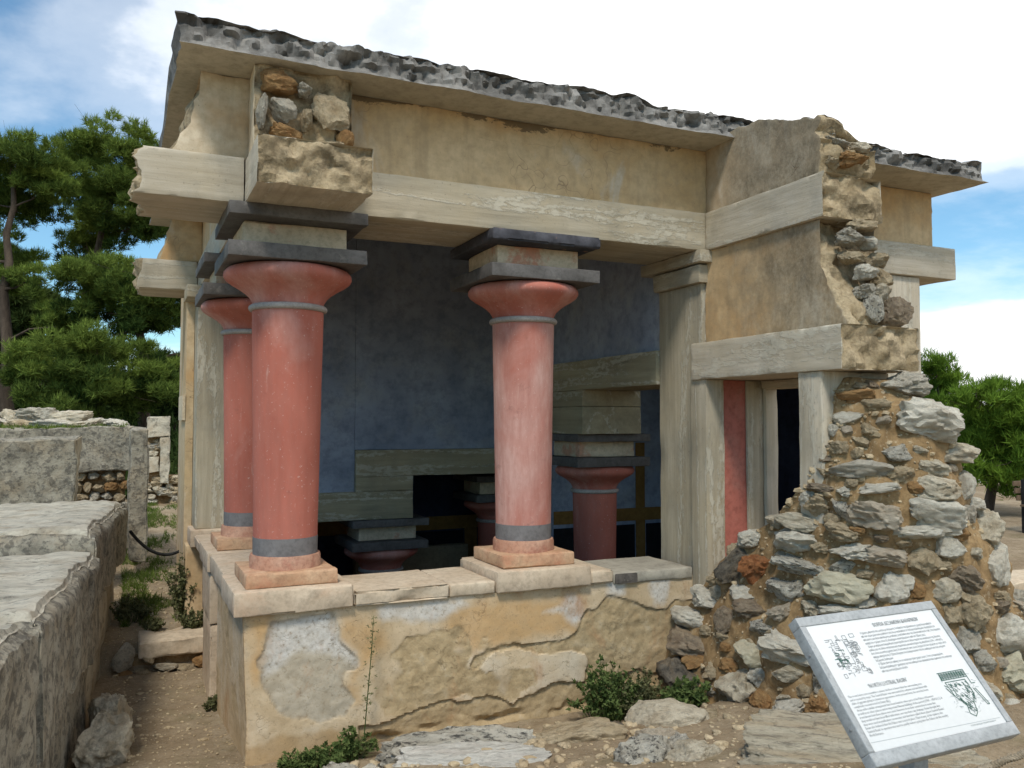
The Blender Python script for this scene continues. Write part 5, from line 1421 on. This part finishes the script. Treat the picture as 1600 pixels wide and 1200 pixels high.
def weed(name, label, loc, r, h, n, mat, seed, group='weeds at the wall foot', leaf=.03, stemmy=False):
    """a leafy clump: stems with small leaves"""
    t = thing(name, label, 'plant', loc, group)
    rs = np.random.RandomState(seed)
    sv, sf, tufts = [], [], []
    for i in range(n):
        a = rs.uniform(0, 6.28)
        q = rs.uniform(0, 1) ** .6
        b = Vector((loc[0] + math.cos(a) * r * q * .45, loc[1] + math.sin(a) * r * q * .3, loc[2]))
        e = Vector((loc[0] + math.cos(a) * r * q, loc[1] + math.sin(a) * r * q * .6, loc[2] + h * rs.uniform(.35, 1) * (1.1 - .5 * q)))
        m = b.lerp(e, .5) + Vector((0, 0, .12 * h))
        x, y = tube([b, m, e], [.0035, .0025, .0012], 4)
        o = len(sv)
        sv += x
        sf += [tuple(k + o for k in f) for f in y]
        for k in range(9):
            u = rs.uniform(.2, 1)
            p = (b.lerp(m, u * 2) if u < .5 else m.lerp(e, u * 2 - 1))
            d = np.array([rs.normal(), rs.normal(), .5])
            tufts.append((np.array(p) + rs.normal(size=3) * leaf * .3, d / np.linalg.norm(d), leaf, leaf * .75, 3, rs.uniform(.1, .9)))
    mesh_obj('stems', sv, sf, mat, t, 60)
    blades('leaves', tufts, mat, t, seed)
    return t

gz = lambda x, y: ground_h(x, y) + .005
weed('leafy_bush', 'green leafy bush at the right foot of the low wall', (3.04, 5.06, gz(3.04, 5.06)), .30, .46, 100, 'weed_green', 31)
weed('grey_bush', 'grey-green wiry bush growing against the leafy bush', (3.24, 5.00, gz(3.24, 5.0)), .24, .36, 90, 'weed_grey', 32, leaf=.022)
weed('leafy_clump', 'green leafy clump among the stones at the rubble foot', (3.36, 4.62, gz(3.36, 4.62)), .20, .24, 45, 'weed_green', 33, leaf=.035)
weed('creeping_weed', 'creeping round-leaved weed at the low wall under the corner column', (1.08, 5.10, gz(1.08, 5.1)), .24, .15, 60, 'weed_green', 34, leaf=.028)
weed('small_weed', 'small green weed beside the dry stalk tuft', (1.30, 5.12, gz(1.3, 5.12)), .14, .20, 30, 'weed_green', 35)
weed('tiny_weed', 'tiny green weed in the earth before the low wall', (1.98, 4.98, gz(1.98, 4.98)), .09, .07, 14, 'weed_green', 36)
weed('sprig_weed', 'small sprig between the tan boulder and the low wall', (2.30, 4.95, gz(2.3, 4.95)), .09, .07, 12, 'weed_grey', 37)
weed('straggling_weed', 'thin straggling weed between the cream boulder and the leafy clump', (3.18, 4.60, gz(3.18, 4.6)), .14, .11, 20, 'weed_grey', 38)
weed('lane_bush', 'dark bushy weed at the block wall foot in the lane', (.10, 8.9, gz(.1, 8.9)), .22, .26, 60, 'weed_grey', 39, 'weeds in the lane')
weed('tall_lane_weed', 'tall wispy weed leaning on the pavilion flank', (.55, 8.75, gz(.55, 8.75)), .17, .62, 45, 'weed_grey', 40, 'weeds in the lane', leaf=.035)
weed('step_weed', 'small weed at the pavilion end of the lane step', (.60, 8.3, gz(.6, 8.3)), .15, .26, 35, 'weed_grey', 41, 'weeds in the lane')
weed('low_step_weed', 'low weed behind the middle of the lane step', (.28, 8.45, gz(.28, 8.45)), .13, .12, 22, 'weed_grey', 42, 'weeds in the lane')
weed('foot_weed', 'small dusty weed at the lane foot of the pavilion wall', (.66, 6.7, gz(.66, 6.7)), .08, .12, 16, 'weed_grey', 43, 'weeds in the lane')

# the tall stalk with dry heads
stk = thing('tall_stalk', 'single tall thin weed stalk before the low wall', 'plant', (1.37, 5.16, gz(1.37, 5.16)), 'weeds at the wall foot')
b0 = Vector((1.37, 5.17, .14))
v_, f_ = tube([b0, b0 + Vector((.03, .02, .3)), b0 + Vector((.06, .03, .62)), b0 + Vector((.07, .03, .80))], [.004, .0035, .0028, .0015], 5)
mesh_obj('stem', v_, f_, 'weed_green', stk, 60)
rs_ = np.random.RandomState(4)
tf = []
for i in range(70):
    u = rs_.uniform(0.25, 1)
    tf.append((np.array([1.37 + .075 * u, 5.17 + .03 * u, .14 + .8 * u]) + rs_.normal(size=3) * .018, np.array([rs_.normal(), rs_.normal(), .8]) / 1.6, .022, .008, 3, .8))
blades('leaves', tf, 'weed_grey', stk, 3)
tf = [(np.array([1.33 + rs_.normal() * .02, 5.15, .15]), np.array([rs_.normal() * .5, -.3 + rs_.normal() * .3, .8]), .13, .006, 6, .9) for _ in range(40)]
blades('dry_tuft', tf, 'weed_grey', stk, 5)

def grass():
    rs = np.random.RandomState(12)
    tf = []
    for _ in range(2600):
        u = rs.uniform(0, 1)
        y = 8.7 + u * 10.8
        x = rs.normal() * .16 + .22 + .02 * (y - 9)
        if rs.uniform() < .25:
            x = rs.uniform(.0, .9 + .03 * (y - 9)); y = rs.uniform(14, 19.6)
        x = max(x, .05)
        if noise.noise(Vector((x * 3, y * 1.2, 0))) < -.05:
            continue
        tf.append((np.array([x, y, ground_h(x, y)]), np.array([rs.normal() * .4, rs.normal() * .4, 1.0]), rs.uniform(.05, .13), .009, 7, rs.uniform(.1, .9)))
    for _ in range(700):
        x, y = rs.uniform(-3.0, .1), rs.uniform(12.7, 14.2)
        tf.append((np.array([x, y, 2.07]), np.array([rs.normal() * .4, rs.normal() * .4, 1.0]), rs.uniform(.04, .10), .012, 6, rs.uniform(.3, 1)))
    tag(blades('grass', tf, 'grass_green', None, 2), 'short green grass along the lane and on the ruins', 'grass', None, 'stuff')
grass()

# ================================================================== ropes
simple('black_rope', (0.012, 0.012, 0.012), (0.04, 0.04, 0.04), 20, 0.8, 0.3)
simple('hemp', (0.22, 0.17, 0.11), (0.40, 0.33, 0.24), 18, 0.9, 0.4)
a, c = Vector((.09, 9.40, 1.06)), Vector((.60, 9.60, .82))
pts = [a.lerp(c, t) - Vector((0, 0, .13 * 4 * t * (1 - t) - .0)) for t in np.linspace(0, 1, 15)]
v_, f_ = tube(pts, .016, 8)
tag(mesh_obj('black_rope', v_, f_, 'black_rope', None, 60), 'black rope slung across the lane', 'rope')

# twisted barrier rope passing under the information board
def twisted(p0, p1, sag, r, turns):
    vv, ff = [], []
    for s in range(3):
        pts = []
        for t in np.linspace(0, 1, 160):
            p = p0.lerp(p1, t) - Vector((0, 0, sag * 4 * t * (1 - t)))
            a = turns * 2 * math.pi * t + s * 2.094
            pts.append(p + Vector((0, math.cos(a), math.sin(a))) * r * .55)
        x, y = tube(pts, r * .62, 6)
        o = len(vv)
        vv += x
        ff += [tuple(k + o for k in f) for f in y]
    return vv, ff
v_, f_ = twisted(Vector((1.95, 2.20, .80)), Vector((3.30, 1.55, 1.36)), .02, .012, 60)
tag(mesh_obj('barrier_rope', v_, f_, 'hemp', None, 60), 'twisted beige barrier rope beneath the information board', 'rope')

# ================================================================== information board
simple('board_metal', (0.30, 0.315, 0.315), (0.40, 0.41, 0.41), 8.0, 0.45, 0.06, ((0.24, 0.25, 0.25), 14, 0.5, 0.7, 0.5), spec=0.5)
def flat(name, rgb, rough=0.5, spec=.4):
    def build(nt, b):
        n = tnoise(nt, objc(nt), 40, 3)
        setc(nt, b, ramp(nt, n, [(0.3, tuple(.96 * x for x in rgb)), (0.7, rgb)]))
    material(name, build, rough, spec)
flat('board_white', (.66, .665, .655), .35)
flat('ink_grey', (.22, .23, .23))
flat('ink_body', (.40, .41, .41))
flat('ink_green', (.02, .10, .07))
flat('ink_pale', (.42, .46, .45))
flat('screw', (.25, .25, .25), .3, .6)

TL = Vector((2.172, 2.343, 1.457))
UX = Vector((1, 0, 0.004)).normalized()
VY = (Vector((.045, -.343, -.383)) - UX * Vector((.045, -.343, -.383)).dot(UX)).normalized()
NZ = UX.cross(-VY).normalized()          # outwards, up and towards the viewer
SKEW = Matrix(((UX.x, -VY.x, NZ.x), (UX.y, -VY.y, NZ.y), (UX.z, -VY.z, NZ.z)))
BW, BH = .685, .525
bd = thing('information_board', 'tilted information board with white panel in grey metal frame', 'sign', (2.5, 2.2, .5))
def board_box(name, u0, u1, v0, v1, n0, n1, mat, parent, **kw):
    """box in board coordinates: u to the right, v down the face, n off the face"""
    ob = gridbox(name, (u0, u1), (-v1, -v0), (n0, n1), mat, None, res=.2, wear=kw.get('wear', .002), amp=0.0, edge=.004)
    ob.matrix_world = Matrix.Translation(TL) @ SKEW.to_4x4()
    ob.location, ob.rotation_euler = TL, SKEW.to_euler()
    setparent(ob, parent)
    return ob
F_ = .034
board_box('backing', .004, BW - .004, .004, BH - .004, -.040, -.006, 'board_metal', bd)
board_box('frame_rail', 0, BW, 0, F_, -.045, .004, 'board_metal', bd)
board_box('frame_rail', 0, BW, BH - F_ - .012, BH, -.045, .004, 'board_metal', bd)
board_box('frame_stile', 0, F_ - .006, F_, BH - F_ - .012, -.045, .0035, 'board_metal', bd)
board_box('frame_stile', BW - F_ + .008, BW, F_, BH - F_ - .012, -.045, .0035, 'board_metal', bd)
panel = board_box('panel', F_ - .006, BW - F_ + .008, F_, BH - F_ - .012, -.006, -.001, 'board_white', bd)
PU0, PU1, PV0, PV1 = F_ - .006, BW - F_ + .008, F_, BH - F_ - .012
PWD, PHT = PU1 - PU0, PV1 - PV0

def on_board(ob, u, v, n):
    """place a flat mesh (its own x right, y up) on the panel at fractions u, v"""
    p = TL + UX * (PU0 + u * PWD) + VY * (PV0 + v * PHT) + NZ * n
    ob.location, ob.rotation_euler = p, SKEW.to_euler()
    setparent(ob, panel)

def text_obj(name, body, size, u, v, mat, width=None, xs=1.0):
    cu = bpy.data.curves.new(name, 'FONT')
    cu.body = body
    cu.size = size
    cu.resolution_u = 1
    cu.space_line = 1.0
    cu.extrude = .0002
    tmp = bpy.data.objects.new(name, cu)
    COL.objects.link(tmp)
    dg = bpy.context.evaluated_depsgraph_get()
    me = bpy.data.meshes.new_from_object(tmp.evaluated_get(dg))
    bpy.data.objects.remove(tmp)
    co = np.array([q.co[:] for q in me.vertices])
    if width:
        k = width / max(1e-6, co[:, 0].max() - co[:, 0].min())
    else:
        k = xs
    for q in me.vertices:
        q.co.x *= k
    me.materials.clear()
    me.materials.append(MAT[mat])
    ob = bpy.data.objects.new(name, me)
    COL.objects.link(ob)
    on_board(ob, u, v, .0006)
    return ob

text_obj('heading', "‘ΒΟΡΕΙΑ ΔΕΞΑΜΕΝΗ ΚΑΘΑΡΜΩΝ’", .020, .475, .082, 'ink_grey', .37 * PWD)
text_obj('heading', "‘NORTH LUSTRAL BASIN’", .021, .193, .556, 'ink_grey', .29 * PWD)
GREEK = ["  Ο χώρος μπροστά σας μοιάζει με δεξαμενή. Το δάπεδό του βρίσκεται σε χαμηλότερο επίπεδο",
         "από τον γύρω χώρο και η κάθοδος γίνεται με σκαλοπάτια. Η ‘Δεξαμενή Καθαρμών’ περιβαλλόταν",
         "από κίονες και ήταν επενδυμένη με πλάκες γυψόλιθου, που της έδιναν πολυτελή όψη. Στη σημερινή",
         "μορφή του ο χώρος είναι εξ ολοκλήρου αναστηλωμένος από τον Έβανς (εικ.).",
         "  Χώροι με παρόμοια διαρρύθμιση έχουν βρεθεί και σε άλλα σημεία του ανακτόρου της Κνωσού,",
         "καθώς και σε άλλα ανάκτορα και σημαντικά μινωικά κτήρια της περιόδου (1700 - 1450 π.Χ.).",
         "Δεν είναι γνωστή η χρήση τους. Η κατασκευή τους όμως δείχνει ότι δεν γέμιζαν με νερό, ούτε",
         "υπήρχε αποχέτευση. Ο Έβανς θεώρησε ότι εξυπηρετούσαν τελετές καθαρμού και τους ονόμασε",
         "‘Δεξαμενές Καθαρμών’.",
         "  Ο Έβανς πίστευε επίσης ότι το ανάκτορο ήταν χώρος ιερός. Έτσι η συγκεκριμένη",
         "‘Δεξαμενή Καθαρμών’ χρησίμευε για τον καθαρμό των επισκεπτών που έμπαιναν στο ανάκτορο",
         "από την κοντινή βόρεια είσοδο."]
ENGLISH = ["The room before you resembles a cistern. Its floor is lower than the surrounding area",
           "and is reached by steps. The ‘Lustral Basin’ was surrounded by columns and was lined with",
           "slabs of gypsum giving it a luxurious appearance. In its present form, the area has been",
           "completely reconstructed by Evans (fig.).",
           "  Areas with a similar arrangement have been found in other parts of the Palace of Knossos",
           "as well as at other palaces and in important Minoan buildings of the period (1700 - 1450 B.C.). It",
           "is not known how these places were used. However, from their construction it seems that",
           "they would not have been filled with water, nor was there any drainage. Evans thought that",
           "they were used in purification ceremonies and therefore called these places ‘Lustral Basins’.",
           "Evans also believed that the Palace was a sacred place. Thus it may, in his opinion, the",
           "‘Lustral Basin’ in question was used to purify visitors going into the Palace via the nearby",
           "North Entrance."]
def para(lines, u, v, dv, w):
    full = max(len(s) for s in lines)
    for i, s in enumerate(lines):
        text_obj('text_line', s, .0118, u, v + i * dv, 'ink_body', w * PWD * len(s.strip()) / full)
para(GREEK, .345, .128, .0298, .62)
para(ENGLISH, .022, .600, .0268, .63)

def strokes(name, segs, wid, mat):
    """line drawing from flat strips: u, v fractions of the panel"""
    vv, ff = [], []
    for u0, v0, u1, v1 in segs:
        a = Vector((u0 * PWD, -v0 * PHT, 0))
        c = Vector((u1 * PWD, -v1 * PHT, 0))
        d = (c - a)
        if d.length < 1e-6:
            continue
        s = Vector((-d.y, d.x, 0)).normalized() * wid / 2
        o = len(vv)
        vv += [a - s, c - s, c + s, a + s, *(q + Vector((0, 0, .0004)) for q in (a - s, c - s, c + s, a + s))]
        ff += [(o + 4, o + 5, o + 6, o + 7), (o, o + 1, o + 5, o + 4), (o + 1, o + 2, o + 6, o + 5), (o + 2, o + 3, o + 7, o + 6), (o + 3, o, o + 4, o + 7)]
    ob = mesh_obj(name, vv, ff, mat, None, 0)
    on_board(ob, 0, 0, .0005)
    return ob
def plan_drawing():
    rng = random.Random(2)
    segs, green = [], []
    for i in range(95):
        u, v = rng.uniform(.07, .27), rng.uniform(.11, .43)
        w, h = rng.uniform(.008, .035), rng.uniform(.01, .04)
        if .15 < u < .20 and .16 < v < .34:
            continue
        L = [(u, v, u + w, v), (u + w, v, u + w, v + h), (u + w, v + h, u, v + h), (u, v + h, u, v)]
        (green if (u < .14 and .2 < v < .34 and rng.random() < .7) else segs).extend(L[:rng.randint(2, 4)])
    segs += [(.15, .15, .20, .15), (.20, .15, .20, .35), (.20, .35, .15, .35), (.15, .35, .15, .15)]
    strokes('plan_drawing', segs, .0012, 'ink_grey')
    strokes('plan_highlight', green, .0022, 'ink_green')
    sg = []
    for i in range(10):
        sg += [(.73 + .02 * i, .545, .725 + .02 * i, .60)]
    sg += [(.72, .54, .93, .54), (.72, .60, .93, .60), (.73, .54, .73, .60), (.74, .62, .90, .62), (.74, .62, .75, .74), (.90, .62, .90, .74), (.77, .64, .77, .73), (.87, .64, .87, .73),
           (.75, .74, .80, .80), (.90, .74, .86, .80), (.80, .80, .78, .88), (.86, .80, .84, .88), (.78, .88, .81, .91), (.84, .88, .81, .91), (.92, .70, .95, .84), (.935, .70, .965, .84), (.95, .84, .965, .84),
           (.72, .64, .74, .66), (.72, .66, .75, .74), (.93, .66, .96, .66), (.93, .54, .93, .66)]
    strokes('relief_drawing', sg, .0022, 'ink_green')
    rng = random.Random(9)
    hat = []
    for _ in range(120):
        v = rng.uniform(.63, .86)
        half = .075 if v < .74 else .075 * (1 - (v - .74) / .15)
        u = .82 + rng.uniform(-half, half)
        hat.append((u, v, u + .012, v + .018))
    hat += [(.735 + .0065 * i, .548, .735 + .0065 * i, .592) for i in range(30)]
    strokes('relief_hatching', hat, .0014, 'ink_green')
    rng = random.Random(6)
    strokes('relief_shading', [(u, v, u + rng.uniform(-.03, .03), v + rng.uniform(.004, .02)) for u, v in ((rng.uniform(.72, .95), rng.uniform(.55, .88)) for _ in range(70))], .0010, 'ink_pale')
    strokes('rule_line', [(.006, .935, .975, .955)], .0008, 'ink_pale')
plan_drawing()
text_obj('imprint', 'ΥΠΟΥΡΓΕΙΟ ΠΟΛΙΤΙΣΜΟΥ', .007, .73, .975, 'ink_pale', .2 * PWD)
for v in (.25, .75):
    ob = lathe('screw', [(.005, -.0), (.005, .002), (.003, .0035)], 'screw', None, 0, 0, segs=12, wob=0)
    ob.location = TL + VY * (BH * v) + NZ * -.02 + UX * -.0005
    ob.rotation_euler = Matrix.Rotation(-math.pi / 2, 3, 'Y').to_euler()
    setparent(ob, bd)
gridbox('post', (2.50, 2.57), (2.13, 2.20), (.35, 1.115), 'board_metal', bd, .3, .003)
gridbox('bracket', (2.40, 2.67), (2.115, 2.215), (1.105, 1.135), 'board_metal', bd, .3, .002)

# ================================================================== things at the right edge
bnch = thing('bench', 'dark slatted bench end at the right picture edge under the pine', 'bench', (13.38, 8.6, .42))
simple('bench_wood', (0.10, 0.065, 0.04), (0.20, 0.14, 0.09), 6, 0.7, 0.3)
simple('bench_iron', (0.012, 0.012, 0.013), (0.03, 0.03, 0.03), 6, 0.5, 0.2)
for i in range(4):
    gridbox('seat_slat', (12.73, 14.18), (8.35 + .115 * i, 8.44 + .115 * i), (.84, .87), 'bench_wood', bnch, .4, .003)
for i in range(3):
    gridbox('back_slat', (12.73, 14.18), (8.82 + .03 * i, 8.85 + .03 * i), (.93 + .11 * i, 1.01 + .11 * i), 'bench_wood', bnch, .4, .003)
for x in (12.80, 14.06):
    gridbox('leg', (x, x + .05), (8.37, 8.43), (.38, .839), 'bench_iron', bnch, .3, .003)
    gridbox('leg', (x, x + .05), (8.76, 8.815), (.38, 1.26), 'bench_iron', bnch, .3, .003)

bnd = thing('boundary_wall', 'low pale boundary wall with fence posts behind the young pines', 'wall', (19, 13.5, .4))
simple('pale_render', (0.42, 0.40, 0.37), (0.56, 0.54, 0.50), 2, 0.9, 0.2)
gridbox('wall', (13.0, 30.0), (16.6, 16.85), (.3, 1.05), 'pale_render', bnd, .5, .01)
for i in range(14):
    gridbox('fence_post', (13.5 + i * 1.2, 13.55 + i * 1.2), (16.68, 16.73), (1.05, 1.75), 'pale_render', bnd, .4, .002)

pv = gridbox('paving_edge', (7.6, 13.0), (5.6, 6.1), (.30, .56), 'sill_stone', None, .12, .02, seed=70, post=worn)
tag(pv, 'pale paving kerb on the ground right of the rubble', 'kerb')
lw2 = thing('low_ruin', 'low remains of a rubble wall right of the pile', 'stone wall', (6.6, 4.4, .4))
for i in range(16):
    r = random.Random(i + 200)
    put_stone(lw2, (6.2 + r.uniform(0, 1.4), 4.2 + r.uniform(0, .9), .45 + r.uniform(0, .22)), (r.uniform(.08, .2), r.uniform(.08, .16), r.uniform(.06, .12)), r.uniform(0, 3), 0, r.choice(['stone_tanwhite', 'stone_white', 'stone_pink', 'stone_grey']), r.randrange(99))
